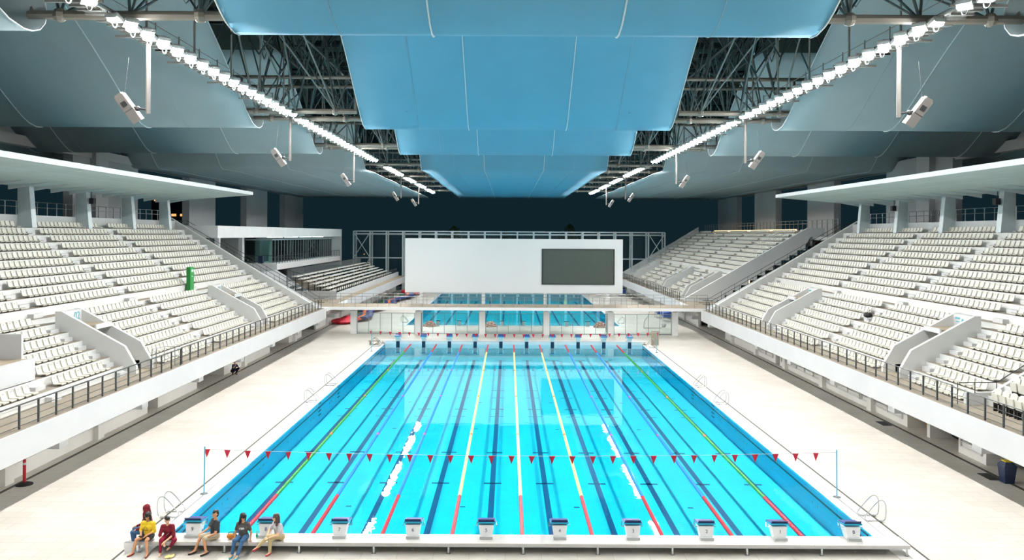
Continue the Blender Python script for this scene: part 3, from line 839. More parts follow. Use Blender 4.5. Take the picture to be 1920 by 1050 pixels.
# wall under the stands
def under_wall(s, y0, y1, name):
    m = MB()
    doors = [(17.2, 19.9), (29.3, 34.0)] if s < 0 and y0 < 50 else ([(6.9, 9.9), (12.2, 14.9), (15.2, 17.3), (38.4, 39.4)] if y0 < 50 else [])
    if s < 0 and y0 < 50: doors = [(19.8, 21.2), (27.3, 32.5), (44.0, 50.2)]
    y = y0
    for a, b in doors+[(y1, y1)]:
        if a > y: m.box(s*21.9, s*22.1, y, a, 0, 2.6)
        y = b
    if doors:
        m.box(s*26.5, s*26.7, y0, y1, 0, 3.0)
        for a, b in doors: m.box(s*22.1, s*26.5, a-.2, a, 0, 2.6); m.box(s*22.1, s*26.5, b, b+.2, 0, 2.6)
    o = structure(m.build(name, wallc_m)); return doors
dl = under_wall(-1, -20, 55, 'wall_left'); dr = under_wall(1, -20, 55, 'wall_right')
under_wall(-1, 61, 124, 'wall_far_left'); under_wall(1, 66, 124, 'wall_far_right')
for s in (-1, 1):      # pilasters
    ys = [6.3, 13.9, 21.5, 29.1, 36.7, 44.3, 51.9] 
    for i, y in enumerate(ys+[66+7.6*i for i in range(7)]):
        if any(a-.4 < y < b+.4 for a, b in (dl if s < 0 else dr)): continue
        m = MB(); m.box(s*21.62, s*21.9, y-.3, y+.3, 0, 1.6); m.box(s*21.4, s*21.95, y-.35, y+.35, 1.5, 2.2)
        structure(m.build('trim_%d' % (10+i+(40 if s > 0 else 0)), wallc_m))
    # low plinth line
# louvred grilles on the right wall
k = 0
for (a, b) in ((2.0, 6.4), (10.2, 11.9), (17.8, 23.0), (23.3, 28.7), (29.3, 37.9), (40, 43.6)):
    k += 1
    g = thing('louvre_grille', 'white louvred grille in the wall below the right grandstand, %s from the near end' % nth(k), 'vent', (21.85, (a+b)/2, .35), 'louvred grilles under the right stand')
    m = MB(); m.box(21.82, 21.9, a, b, .35, .42); m.box(21.82, 21.9, a, b, 1.78, 1.86)
    nn = max(1, int((b-a)/1.6))
    for i in range(nn+1): yy = a+(b-a)*i/nn; m.box(21.8, 21.9, yy-.03, yy+.03, .35, 1.86)
    m.build('frame', louvre_m, g)
    m = MB()
    for i in range(11): m.obox((21.85, (a+b)/2, .5+.12*i), .09, b-a-.05, .015, Matrix.Rotation(R(35), 3, 'Y'))
    m.build('slat', louvre_m, g)

# ================================================================ footbridge
bz = 3.0; BY0, BY1 = 56.3, 60.5
br_ = thing('footbridge', 'long white footbridge crossing between the two pools', 'bridge', (0, 58.4, 0))
m = MB(); m.box(-21.5, 21.5, BY0, BY1, bz-.32, bz-.01); m.box(-24, -19.4, 55.3, 66, 2.6, 2.94); m.box(19.4, 24, 57, 66, 2.6, 2.94); m.build('deck_slab', bright_m, br_)
m = MB(); m.box(-21.5, 21.5, BY0+.12, BY1-.12, bz-.01, bz); m.box(-24, -19.5, 57.2, 66, 2.94, 2.95); m.box(19.5, 24, 57.2, 66, 2.94, 2.95); m.build('walkway_surface', beige_m, br_)
piers = [-17.05+6.86*i for i in range(6)]
for x in piers:
    m = MB(); m.box(x-.31, x+.31, 57.5, 58.1, 0, bz-.55); m.build('pier', bright_m, br_)
    m = MB(); m.box(x-.2, x+.2, 57.6, 58.0, bz-.55, bz-.32); m.build('bearing', conc_m, br_)
for yy, w in ((BY0+.06, 'near'), (BY1-.06, 'far')):
    q = thing('railing', 'thin grey railing along the %s edge of the footbridge' % w, 'railing', (0, yy, bz))
    n = 37
    for i in range(n):
        x = -21.4+42.8*i/(n-1); p = MB(); p.box(x-.02, x+.02, yy-.02, yy+.02, bz, bz+1.1); p.build('post', rail2_m, q)
    p = MB(); p.tube((-21.4, yy, bz+1.1), (21.4, yy, bz+1.1), .022, 5); p.tube((-21.4, yy, bz+.75), (21.4, yy, bz+.75), .01, 4); p.tube((-21.4, yy, bz+.4), (21.4, yy, bz+.4), .01, 4); p.build('rail', rail2_m, q)
for i in range(5):
    xa, xb = piers[i]+.33, piers[i+1]-.33
    q = thing('glass_fence', 'clear glazed fence with thin grey posts under the footbridge, %s bay from the left' % nth(i+1), 'fence', ((xa+xb)/2, 57.7, 0), 'glazed fence bays under the footbridge')
    for k in range(6):
        x = xa+.05+(xb-xa-.1)*k/5; p = MB(); p.box(x-.025, x+.025, 57.75, 57.81, 0, 2.25); p.build('post', rail2_m, q)
    p = MB(); p.box(xa, xb, 57.75, 57.81, 2.2, 2.25); p.box(xa, xb, 57.75, 57.81, .03, .09); p.build('rail', rail2_m, q)
    p = MB(); p.box(xa, xb, 57.775, 57.785, .09, 2.2); p.build('glass_pane', glass_m, q)
# ================================================================ suspended screen
sc = thing('scoreboard_wall', 'huge blank white display wall with a dark scoreboard above the footbridge', 'screen', (0, 60.7, 3))
m = MB(); m.box(-11.97, 12.07, 60.62, 61.2, 4.22, 10.2); m.build('board', screen_m, sc)
sx0 = (1018-954)/17.0+CX; sx1 = (1151-954)/17.0+CX
b = m = MB(); m.box(sx0, sx1, 60.56, 60.63, 5.25, 9.05); m.build('display_panel', led_m, sc)
m = MB()
for (a, b, c, d) in ((sx0-.1, sx1+.1, 9.05, 9.12), (sx0-.1, sx1+.1, 5.18, 5.25), (sx0-.1, sx0, 5.18, 9.12), (sx1, sx1+.1, 5.18, 9.12)): m.box(a, b, 60.5, 60.63, c, d)
m.build('panel_border', dark_m, sc)
for x in piers[1:5]:
    m = MB(); m.box(x-.16, x+.16, 60.7, 61.1, 0.0, 4.22); m.build('support_column', bright_m, sc)
# ================================================================ steel frame behind
fr = thing('steel_frame', 'tall pale steel framework standing behind the second pool', 'frame', (0, 122, 0))
FX0, FX1, FYa, FYb = -29.5, 28.6, 121.5, 124.0
m = MB()
for yy in (FYa, FYb):
    for z in (11.15, 10.75 if yy == FYa else 10.6, 6.2): m.box(FX0, FX1, yy-.09, yy+.09, z-.12, z+.02 if z < 11 else z+.1)
m.build('cross_rail', frame_m, fr)
n = 20
for yy in (FYa, FYb):
    for i in range(n):
        x = FX0+(FX1-FX0)*i/(n-1); p = MB(); w = .13; p.box(x-w, x+w, yy-w, yy+w, 0, 11.15); p.build('post', frame_m, fr)
for x0 in (FX0, FX1-3.06):
    p = MB()
    for z0, z1 in ((0.5, 6.2), (6.2, 10.9)):
        p.tube((x0, FYa, z0), (x0+3.06, FYa, z1), .08); p.tube((x0+3.06, FYa, z0), (x0, FYa, z1), .08)
    p.build('brace', frame_m, fr)
mesh_ = glass_like('frame_glass', (0.80, 0.86, 0.87), 0.2, 1.3)
p = MB(); p.box(FX0, FX1, FYb+.15, FYb+.17, 0, 10.6); p.build('glass_screen', mesh_, fr)

# ================================================================ left far side: bleachers and lounge building
pl = thing('bleacher_terrace', 'raised white terrace under the aluminium bleachers on the far left', 'terrace', (-27, 92, 0))
m = MB(); m.box(-19.4, -45, 66.0, 119.5, 1.9, 2.94); m.build('slab', white_m, pl)
m = MB(); m.box(-19.5, -44, 66.1, 119, 2.94, 2.95); m.build('walkway_surface', beige_m, pl)
m = MB(); m.box(-20.75, -20.9, 66.4, 119, 2.95, 3.7); m.box(-20.9, -30, 66.4, 66.55, 2.95, 3.9); m.build('parapet', white_m, pl)
bx = [21.5+.76*i for i in range(7)]; bzv = [3.45+.285*i for i in range(7)]
k = 0
for i in range(7):
    for j, (a, b) in enumerate(((68.2, 78.5), (79.4, 90.7), (91.6, 102.9), (103.8, 115.0))):
        k += 1
        q = thing('bleacher_bench', 'long pale aluminium bench, %s row up, %s section from the near end' % (nth(i+1), nth(j+1)), 'bench', (-bx[i]-.2, (a+b)/2, bzv[i]), 'aluminium bleacher benches on the far left')
        m = MB(); m.box(-bx[i]+.10, -bx[i]-.46, a, b, bzv[i]+.26, bzv[i]+.38); m.box(-bx[i]+.35, -bx[i]+.02, a, b, bzv[i]-.05, bzv[i]-.02); m.build('seat_plank', alu_m, q)
        m = MB()
        for t in range(4):
            yy = a+.5+(b-a-1)*t/3; m.box(-bx[i]-.1, -bx[i]-.2, yy-.04, yy+.04, 2.95, bzv[i]+.3)
        m.build('leg', rail_m, q)
q = thing('bleacher_fence', 'tall barred steel fence behind and beside the aluminium bleachers', 'fence', (-27, 92, 3))
m = MB()
for i in range(130):
    yy = 67.8+i*.365; m.box(-26.95, -27.0, yy-.02, yy+.02, 4.9, 6.35)
m.build('bars', rail2_m, q)
m = MB(); m.tube((-26.97, 67.6, 6.35), (-26.97, 115.5, 6.35), .03); m.tube((-26.97, 67.6, 4.9), (-26.97, 115.5, 4.9), .03)
m.tube((-26.97, 67.6, 6.35), (-21.0, 67.6, 4.5), .03); m.tube((-26.97, 67.6, 2.95), (-26.97, 67.6, 6.35), .04)
for i in range(16): 
    x = 21.2+.38*i; z = 3.2+(x-21.2)*.38; m.tube((-x, 67.6, 2.95), (-x, 67.6, z+1.1), .015, 4)
m.build('frame', rail_m, q)
q = thing('railing', 'dark railing along the front edge of the bleacher terrace', 'railing', (-20.9, 92, 3.7))
for i in range(42):
    yy = 67+i*1.22; p = MB(); p.box(-20.8, -20.88, yy-.04, yy+.04, 3.7, 4.4); p.build('post', rail_m, q)
p = MB(); p.tube((-20.84, 67, 4.4), (-20.84, 117.2, 4.4), .03); p.build('rail', rail_m, q)

vb = thing('lounge_building', 'white lounge building with glazed front and long roof beam on the left', 'building', (-36, 90, 0))
VX = -31.0
m = MB(); m.box(VX, -46, 56, 118, 10.15, 11.45); m.build('roof_beam', bright_m, vb)
m = MB(); m.box(VX, -46, 116.6, 118, 5.0, 10.15); m.build('end_wall', white_m, vb)
m = MB(); m.box(VX, -45, 77.4, 116.6, 5.85, 6.65); m.build('balcony_slab', bright_m, vb)
m = MB(); m.box(VX-4.2, -45, 76.6, 77.2, 2.9, 10.15); m.box(VX-.3, VX-14, 81.0, 81.3, 6.65, 10.15) if False else None; m.box(-44.8, -45, 56, 118, 2.9, 10.15); m.build('inner_wall', conc_m, vb)
for y in (56.6, 64.0):
    p = MB(); p.box(VX, VX-.45, y-.22, y+.22, 2.9, 10.15); p.build('column', white_m, vb)
m = MB(); m.box(VX-1.6, VX-1.62, 80.5, 116.6, 6.65, 9.75); m.box(VX-1.6, VX-8, 80.5, 80.52, 6.65, 9.75); m.build('glass_front', vipglass_m, vb)
m = MB(); m.box(VX-1.5, VX-1.7, 80.4, 116.6, 9.7, 9.9); m.box(VX-1.55, VX-8, 80.4, 80.6, 9.7, 9.85); m.build('glazing_head', canopy_edge, vb)
for i in range(25):
    yy = 80.5+i*1.5; p = MB(); p.box(VX-1.52, VX-1.6, yy-.04, yy+.04, 6.65, 9.75); p.build('mullion', rail2_m, vb)
m = MB()
for i in range(70): 
    yy = 81.5+i*.5; m.box(VX-2.2, VX-2.35, yy, yy+.22+.1*math.sin(i*1.7), 6.7, 9.6)
m.build('blinds', mat('blind_fabric', 'B8C6C4', 0.8), vb)
for q_ in range(4): m = MB(); m.box(VX-2.7, VX-3.0, 83+8.5*q_, 89.5+8.5*q_, 10.05, 10.14); m.build('ceiling_lamp', roomlamp_m, vb)
m = MB(); m.box(VX-4, VX-4.1, 81, 116, 6.65, 10.1); m.build('rear_partition', mat('teal_wall', '3A4E50', 0.8), vb)
m = MB()
for yy in [77.5+i*1.3 for i in range(31)]: m.box(VX-.05, VX-.1, yy-.02, yy+.02, 6.65, 7.7)
m.box(VX-.03, VX-.1, 77.5, 116.6, 7.66, 7.72); m.box(VX-.1, VX-4, 77.5, 77.56, 7.66, 7.72); m.build('balcony_rail', rail_m, vb)
# glazed screens under the beam nearer the camera
q = thing('window_screen', 'pale mullioned glazing under the roof beam beside the left grandstand', 'window', (-34, 62, 3))
m = MB()
for i in range(6): m.box(-35.4, -35.5, 58+i*1.5-.05, 58+i*1.5+.05, 2.95, 10.1)
m.box(-35.4, -35.5, 58, 65.5, 8.8, 8.9); m.build('frame', frame_m, q)
m = MB(); m.box(-35.55, -35.57, 58, 65.5, 2.95, 10.1); m.build('glass_pane', vipglass_m, q)
m = MB(); m.box(-33.2, -33.8, 78.4, 79.0, 6.66, 7.7); tag(m.build('waste_bin', navy_m), 'navy waste bin on the lounge balcony corner', 'bin')
# stair block in front of lounge
m = MB(); m.prism_xz([(-26.5, 2.95), (-31, 5.85), (-35, 5.85), (-35, 2.95)], 62, 77.4); tag(m.build('stair_block', white_m), 'plain sloping white wall block below the lounge building', 'wall')

# ================================================================ roof piers, edge beams
for s in (-1, 1):
    for k, (d0, d1) in enumerate(((74, 87), (101, 110), (123, 133.6), (144, 157))):
        ya, yb = d0+CY, d1+CY
        x0 = 41 if s < 0 else 40.6
        m = MB(); m.box(s*x0, s*(x0+.9), ya, yb, 0, 18.6)
        tag(m.build('roof_pier', pier_m), 'tall grey concrete roof pier beyond the %s stands, %s from the camera' % (SIDE[s], nth(k+1)), 'pier', 'concrete roof piers on the %s' % SIDE[s])
        if k == 0:
            m = MB(); m.box(s*(x0-.6), s*x0, ya+3, ya+5.4, 0, 18.6); tag(m.build('pilaster', white_m), 'pale pilaster on the nearest roof pier at the %s' % SIDE[s], 'pilaster')
    m = MB(); m.box(s*40.8, s*41.6, -10, 130, 17.85, 18.7); structure(m.build('trim_%d' % (90+s), white_m))
    m = MB(); m.box(s*47, s*47.4, -20, 30, 10.6, 24); m.box(s*46.5, s*47.4, 30, 56, 15.3, 24)
    structure(m.build('wall_upper_'+SIDE[s], conc_m))

# ================================================================ fabric ceiling
ZM = 17.6
def fabric(x0, x1, yb, seams, label, flat_to=None, top=12):
    prof = [(-12, 6.2), (-10.5, 5.6), (-9, 4.85), (-7, 3.75), (-5, 2.55), (-3.5, 1.6), (-2.4, .92), (-1.5, .42), (-.8, .13), (0, 0)]
    prof = [p for p in prof if p[0] >= -top]
    if flat_to is None:
        prof += [(.5, .04), (.95, .2), (1.25, .5), (1.35, .9), (1.25, 1.25), (1.0, 1.5)]
        p3 = [(yb+a, ZM+b) for a, b in prof]
    else:
        p3 = [(yb+a*.55, ZM+b*.75) for a, b in prof]
        n = 12
        for i in range(1, n+1):
            p3.append((yb+(flat_to-yb)*i/n, ZM+.12*abs(math.sin(i*1.3))*(1 if i < n else 0)))
    q = thing('ceiling_fabric', label, 'fabric panel', ((x0+x1)/2, yb, ZM), 'stretched fabric ceiling panels')
    nx = max(2, int((x1-x0)/2)); vs = []; fs = []; M = len(p3)
    for i in range(nx+1):
        x = x0+(x1-x0)*i/nx
        for y, z in p3:
            vs.append((x, y, z))
    for i in range(nx):
        for j in range(M-1): fs.append((i*M+j, (i+1)*M+j, (i+1)*M+j+1, i*M+j+1))
    mb = MB(); mb.add(vs, fs); o = mb.build('membrane', fabricb_m if x0 > -12 and x1 < 12 else fabric_m, q, smooth=True)
    md = o.modifiers.new('thickness', 'SOLIDIFY'); md.thickness = .02; md.offset = 1
    for x in list(seams):
        m = MB(); m.path([(x, y, z-.03) for y, z in p3], .032, 5); m.build('seam', seam_m, q)
    m = MB()
    for x in (x0, x1): m = MB(); m.path([(x, y, z) for y, z in p3], .03, 5); m.build('edge_rope', seam_m, q)
    m = MB()
    for sx in (x0+(x1-x0)*.18, x0+(x1-x0)*.82):
        m = MB(); m.path([(sx, y, z-.022) for y, z in p3], .012, 4); m.build('weld_line', fabric_m, q)
ybs = [27.4+CY, 52.5+CY, 69.5+CY, 86.5+CY]
names = ['nearest', 'second', 'third', 'fourth']
for k, yb in enumerate(ybs):
    last = (k == 3)
    fabric(-10.0, 10.0, yb, (-3.2, 3.2), 'middle ceiling fabric, painted-in pool bounce, %s band from the camera' % names[k] + (' running to the far edge' if last else ''), flat_to=(126 if last else None))
    for s in (-1, 1):
        a, b = (-41.5, -17.0) if s < 0 else (17.0, 41.5)
        if last: a, b = (-41.5, -16.0) if s < 0 else (16.0, 41.5)
        fabric(a, b, yb-.4, [s*v for v in (24.2, 31.4, 38.2)], 'grey %s side ceiling fabric, %s band from the camera' % (SIDE[s], names[k]) + (' running to the far edge' if last else ''), flat_to=(126 if last else None))
m = MB(); m.box(-48, 48, -30, 132, 27.5, 27.8); structure(m.build('ceiling', deckroof_m, loc=(0, 0, 27.5)))
m = MB(); m.box(-48, 48, -34, -30, 17, 27.8); structure(m.build('wall_roof_edge', conc_m))
# ================================================================ trusses
tr_d = [28.3, 50.3, 53.5, 69.4, 71.4, 88, 97, 106, 116, 128, 141]
for k, d in enumerate(tr_d):
    y = d+CY; q = thing('roof_truss', 'steel roof truss crossing the hall above the lamps, %s from the camera' % nth(k+1), 'truss', (0, y, 18.4), 'cross trusses of the roof')
    zb, zt = 18.4, 25.2
    m = MB(); m.tube((-41, y+.3, 20.6), (41, y+.3, 20.6), .12, 8)
    for x in (-16.5, -11.5, 11.5, 16.5): m.ball((x, y, zb), .26, 8, 5)
    for s in (-1, 1):
        m.tube((s*10.15, y, zb), (s*17.6, y, zb), .17, 8); m.tube((s*10.2, y, zb), (s*10.2, y+.3, 20.6), .08, 6); m.tube((s*17.5, y, zb), (s*17.5, y+.3, 20.6), .08, 6)
    m.build('lower_chord', pipe_m, q)
    m = MB(); m.tube((-41, y+1.5, zt), (41, y+1.5, zt), .13, 6); m.build('upper_chord', dtruss_m, q)
    xs = [-25, -21, -16.5, -14, -11.5, -7, 7, 11.5, 14, 16.5, 21, 25]
    m = MB()
    for i in range(len(xs)-1):
        if xs[i] == -7: m.build('web', truss_m, q); m = MB(); continue
        xm = (xs[i]+xs[i+1])/2
        m.tube((xs[i], y, zb), (xm, y+1.5, zt), .055, 5); m.tube((xs[i+1], y, zb), (xm, y+1.5, zt), .055, 5)
        m.tube((xm, y+1.5, zt), (xm, y+3.4, 27.2), .06, 5)
    m.build('web', truss_m, q)
for s in (-1, 1):
    for k, xx in enumerate((11.5, 16.5)):
        q = thing('longitudinal_truss', 'dark lengthwise steel truss on the %s, %s the lamp gantry' % (SIDE[s], 'inside' if k == 0 else 'outside'), 'truss', (s*xx, 40, 18.4))
        m = MB(); N = 28; 
        for i in range(N):
            y0 = -4+i*4.3; y1 = y0+4.3; ym = (y0+y1)/2; xo = s*(xx+(1.2 if k == 0 else -1.2))
            m.tube((xo, y0, 22.3), (xo, y1, 22.3), .09, 5)
            m.tube((s*xx, y0, 25.6), (s*xx, y1, 25.6), .09, 5)
            m.tube((s*xx, y0, 25.6), (xo, ym, 22.3), .06, 5); m.tube((xo, ym, 22.3), (s*xx, y1, 25.6), .06, 5)
            m.tube((xo, ym, 22.3), (s*14, ym, 20.3), .045, 5)
            m.tube((xo, ym, 22.3), (s*(xx+(-2.2 if k == 0 else 2.2)), y1, 27.3), .05, 5)
            m.tube((s*(xx-2), y0, 26.3), (s*(xx+2), y0, 26.3), .07, 4)
        m.build('members', dtruss_m, q)
    q = thing('space_frame_bracing', 'tangle of thin diagonal steel bracing above the %s lamp gantry' % SIDE[s], 'bracing', (s*14, 40, 20))
    m = MB(); rr = random.Random(5)
    nodes = [(28.3, 18.4), (50.3, 18.4), (53.5, 18.4), (69.4, 18.4), (88, 18.4)]
    for i in range(len(nodes)-1):
        ya = nodes[i][0]+CY; yb = nodes[i+1][0]+CY
        for xa in (11.5, 14.0, 16.5):
            for xb in (12.7, 15.2):
                m.tube((s*xa, ya, 18.4), (s*xb, (ya+yb)/2-1, 24.8), .05, 5); m.tube((s*xa, yb, 18.4), (s*xb, (ya+yb)/2+1, 24.8), .05, 5)
            m.tube((s*xa, (ya+yb)/2, 22.0), (s*(xa+rr.uniform(-2, 2)), ya+2, 26.5), .03, 5)
            m.tube((s*xa, (ya+yb)/2, 22.0), (s*(xa+rr.uniform(-2, 2)), yb-2, 26.5), .03, 5)
    m.build('struts', truss_m, q)
for i in range(32):
    y = -6+4.3*i
    m = MB()
    for s in (-1, 1): m.box(s*10, s*18, y-.12, y+.12, 26.9, 27.3)
    m.box(-10, 10, y-.12, y+.12, 26.9, 27.3)
    tag(m.build('roof_purlin', dtruss_m), 'dark steel roof purlin under the green roof sheets, %s from the camera' % nth(i+1), 'beam', 'roof purlins')
# ================================================================ lamp gantries
LX, LZ = 14.0, 18.05
proto_lamp = {}
def lamp_dir(s, i):
    return Vector((-s*.32, -.35, -1)) if i % 2 == 0 else Vector((s*.04, -.35, -1))
for s in (-1, 1):
    g = thing('lighting_gantry', 'long steel catwalk carrying the row of floodlights on the %s' % SIDE[s], 'gantry', (s*LX, 45, 17.3))
    m = MB(); m2 = MB()
    spans = [(4, 25.6), (26.2, 49.7), (50.9, 80.5), (86.5, 101), (104, 114), (117, 127), (130, 144)]
    for a, b in spans:
        ya, yb = a+CY, b+CY
        m.box(s*(LX+.55), s*(LX+1.25), ya, yb, 18.34, 18.38)
        for t in range(int((yb-ya)/.5)): m.box(s*(LX+.5), s*(LX+1.3), ya+t*.5, ya+t*.5+.1, 18.27, 18.34)
        for xx in (LX+.5, LX+1.3): m2.tube((s*xx, ya, 18.4), (s*xx, yb, 18.4), .05, 5)
        m2.tube((s*(LX+1.3), ya, 19.35), (s*(LX+1.3), yb, 19.35), .02, 4)
        n = max(2, int((yb-ya)/2.2))
        for t in range(n+1):
            y = ya+(yb-ya)*t/n
            m2.tube((s*(LX+1.3), y, 18.4), (s*(LX+1.3), y, 19.45), .03, 5)
            m2.box(s*(LX-.1), s*(LX+1.3), y-.05, y+.05, 18.25, 18.33)
            if t % 2 == 0: m2.box(s*(LX+1.3), s*(LX+1.8), y-.05, y+.05, 18.25, 18.34); m2.tube((s*(LX+.6), y, 18.4), (s*(LX+.6), y, 22.6), .05, 5)
        m2.tube((s*(LX+.2), ya, 18.3), (s*(LX+.2), yb, 18.3), .06, 6)
    m.build('walkway_mesh', catwalk_m, g); m2.build('frame', catwalk_m, g)
    ys = []
    for a, b, p in ((4.5, 25.4, .8), (27.4, 49.3, .66), (51.4, 80, .66), (88, 99.5, .75), (104.5, 113, .75), (117.5, 126, .75), (131, 143, .8)):
        y = a
        while y < b: ys.append(y+CY); y += p
    for i, y in enumerate(ys):
        lab = 'lit white floodlight, %s from the near end of the %s lamp row' % (nth(i+1), SIDE[s])
        key = (s, i % 2)
        if key not in proto_lamp:
            q = thing('floodlight', lab, 'floodlight', (0, 0, 0))
            D = lamp_dir(s, i).normalized(); M = D.to_track_quat('-Z', 'Y').to_matrix()
            h = MB(); h.obox(M @ Vector((0, 0, .03)), .44, .40, .14, M); h.obox(M @ Vector((0, 0, .15)), .22, .2, .12, M); h.build('housing', housing_m, q)
            for dx in (-.115, .115):
                h = MB(); c0 = M @ Vector((dx, 0, -.058)); c1 = M @ Vector((dx, 0, -.074)); h.tube(c0, c1, .108, 12, .108); h.build('lens', lens_m, q)
            h = MB(); h.tube((s*.24, 0, -.02), (s*.24, 0, .27), .02, 5)
            h.path([(s*.24, 0, -.02), (s*.1, .1, -.05)], .015, 4); h.path([(0, .2*math.cos(a_*.35), -.1-.2*math.sin(a_*.35)) for a_ in range(10)], .012, 4); h.build('bracket', steel_m, q)
            h = MB(); h.obox(M @ Vector((0, .215, -.03)), .44, .01, .14, M); h.build('glare_shield', seam_m, q)
            proto_lamp[key] = q; o = q
        else: o = dup(proto_lamp[key])
        o.location = (s*(LX+(.12 if i % 2 else -.12)), y, LZ); o['label'] = lab; o['group'] = 'floodlights on the %s gantry' % SIDE[s]
    # hanging loudspeakers
    for k, (d, dx) in enumerate(((30.5, 0), (50.3, 0), (71, 0), (102, 0), (122, 0))):
        y = d+CY; x = s*(LX+.35)
        q = thing('hanging_loudspeaker', 'grey box loudspeaker hung on a rod below the %s gantry, %s from the camera' % (SIDE[s], nth(k+1)), 'loudspeaker', (x, y, 15.2), 'loudspeakers hung below the %s gantry' % SIDE[s])
        m = MB(); m.tube((x, y, 18.3), (x, y, 15.25), .085, 8); m.build('drop_rod', speaker_m, q)
        m = MB(); m.path([(x, y, 15.4), (x+s*.35, y, 15.45), (x+s*.55, y, 15.5)], .04, 6); m.ball((x+s*.4, y, 15.45), .11, 8, 5); m.build('arm', dark_m, q)
        M = Matrix.Rotation(s*R(32), 3, 'Y') @ Matrix.Rotation(R(18), 3, 'X'); c = Vector((x+s*.72, y, 15.45))
        m = MB(); m.obox(c, .36, .40, 1.15, M); m.obox(c+M @ Vector((0, 0, .6)), .28, .32, .08, M); m.build('cabinet', speaker_m, q)
        m = MB(); m.obox(c+M @ Vector((0, -.205, .22)), .2, .02, .2, M); m.obox(c+M @ Vector((0, -.203, -.06)), .36, .012, .02, M); m.build('label_plate', dark_m, q)
        m = MB(); m.tube((x+s*.9, y, 16.0), (x+s*.75, y, 17.4), .008, 4); m.build('safety_wire', dark_m, q)

# ================================================================ outside night
for (x, y, h, wd, lab) in ((-22, 150, 7.5, 2.4, 'leftmost of the dim trees beyond the steel frame'), (-13, 156, 12.5, 3.8, 'bushy dim tree beyond the left part of the frame'),
                       (-1, 165, 11, 4.0, 'low dim tree beyond the middle of the frame'), (13, 150, 13.0, 3.4, 'tallest dim tree beyond the dark scoreboard'), (23, 170, 9, 3, 'rightmost of the dim trees beyond the steel frame')):
    q = thing('tree', lab, 'tree', (x, y, -.1), 'night trees beyond the steel frame')
    m = MB(); m.tube((x, y, -.1), (x, y, h*.6), .25, 7, .1); m.build('trunk', bark_m, q)
    m = MB(); rr = random.Random(int(x*7))
    for i in range(1500):
        a = rr.uniform(0, 6.28); zz = rr.uniform(0, 1); rad = wd*math.sin(math.pi*min(.97, zz*.85+.12))*math.sqrt(rr.random())*(.8+.3*math.sin(a*3+zz*7))
        c = Vector((x+rad*math.cos(a), y+rad*math.sin(a), h*.35+zz*h*.65)); u = Vector((rr.gauss(0, 1), rr.gauss(0, 1), rr.gauss(0, 1))).normalized()*.19; w = u.orthogonal().normalized()*.12
        m.add([c-u, c+w, c+u, c-w], [(0, 1, 2, 3)])
    m.build('foliage', leaf_m, q)
q = thing('city_tower', 'distant dark tower block with a few orange lit windows at left', 'building', (-118, 250, 0))
m = MB(); m.box(-124, -108, 248, 262, 0, 27); m.build('facade', night_m, q)
m = MB(); rr = random.Random(3)
for i in range(5):
    for j in range(6):
        if rr.random() < .55: m.box(-123+3*i, -121.4+3*i, 247.8, 248, 8.5+2.6*j, 9.3+2.6*j)
m.build('lit_windows', window_lit, q)
for (x, z, w) in ((-127.0, 23.5, 'left'), (-125.2, 24.2, 'right')):
    m = MB(); m.ball((x, 246, z), .42, 8, 6); tag(m.build('sign_light', bluelight_m), 'small glowing blue light far outside at left, %s of a pair' % w, 'light', 'blue lights outside')
for k, (x, y, z) in enumerate(((-32.7, 150, 6.1), (-31.7, 150, 4.2), (22.6, 140, 8.8), (24.9, 140, 9.2), (25.2, 140, 8.3))):
    m = MB(); m.ball((x, y, z), .13, 6, 5); tag(m.build('street_light', window_lit), 'tiny orange light in the dark beyond the hall, %s from the left' % nth(k+1), 'light', 'tiny orange lights outside')
# ================================================================ small things around the hall
q = thing('sign_board', 'tall bright green sign board standing on the left stand gangway', 'sign', (-26.9, 37.6, 5.96))
m = MB(); m.box(-26.72, -26.4, 37.35, 38.1, 6.0, 7.9); m.build('panel', green_sign, q)
m = MB(); m.box(-26.395, -26.39, 37.55, 37.95, 7.5, 7.7); m.box(-26.395, -26.39, 37.65, 37.85, 7.1, 7.18); m.build('printed_patch', seam_m, q)
m = MB(); m.box(-26.85, -26.3, 37.3, 38.2, 5.96, 6.0); m.build('base', white_m, q)
# bollard
q = thing('delineator_post', 'red and white delineator post on a black base by the left wall', 'post', (-21.6, 6.3, 0))
m = MB(); m.lathe((-21.0, 6.3, 0), [(.34, 0), (.33, .04), (.2, .09), (.08, .12)], 16); m.build('base', black_m, q)
m = MB(); m.lathe((-21.0, 6.3, .1), [(.065, 0), (.065, .95), (.03, 1.0)], 10); m.build('tube', red_m, q)
m = MB(); m.lathe((-21.0, 6.3, .85), [(.068, 0), (.068, .09)], 10); m.build('reflective_band', seam_m, q)
# navy bin with yellow lid
q = thing('waste_bin', 'navy waste bin with yellow lid against the right wall', 'bin', (21.55, 9.9-2.9, 0))
m = MB(); bx_, by_ = 21.25, 7.3
m.add([(bx_-.2, by_-.2, 0), (bx_+.2, by_-.2, 0), (bx_+.2, by_+.2, 0), (bx_-.2, by_+.2, 0), (bx_-.27, by_-.27, .75), (bx_+.27, by_-.27, .75), (bx_+.27, by_+.27, .75), (bx_-.27, by_+.27, .75)],
      [(0, 3, 2, 1), (4, 5, 6, 7), (0, 1, 5, 4), (1, 2, 6, 5), (2, 3, 7, 6), (3, 0, 4, 7)]); m.build('body', navy_m, q)
m = MB(); m.add([(bx_-.28, by_-.28, .75), (bx_+.28, by_-.28, .75), (bx_+.28, by_+.28, .75), (bx_-.28, by_+.28, .75), (bx_-.16, by_-.16, .93), (bx_+.16, by_-.16, .93), (bx_+.16, by_+.16, .93), (bx_-.16, by_+.16, .93)],
      [(0, 3, 2, 1), (4, 5, 6, 7), (0, 1, 5, 4), (1, 2, 6, 5), (2, 3, 7, 6), (3, 0, 4, 7)]); m.build('hood', navy_m, q)
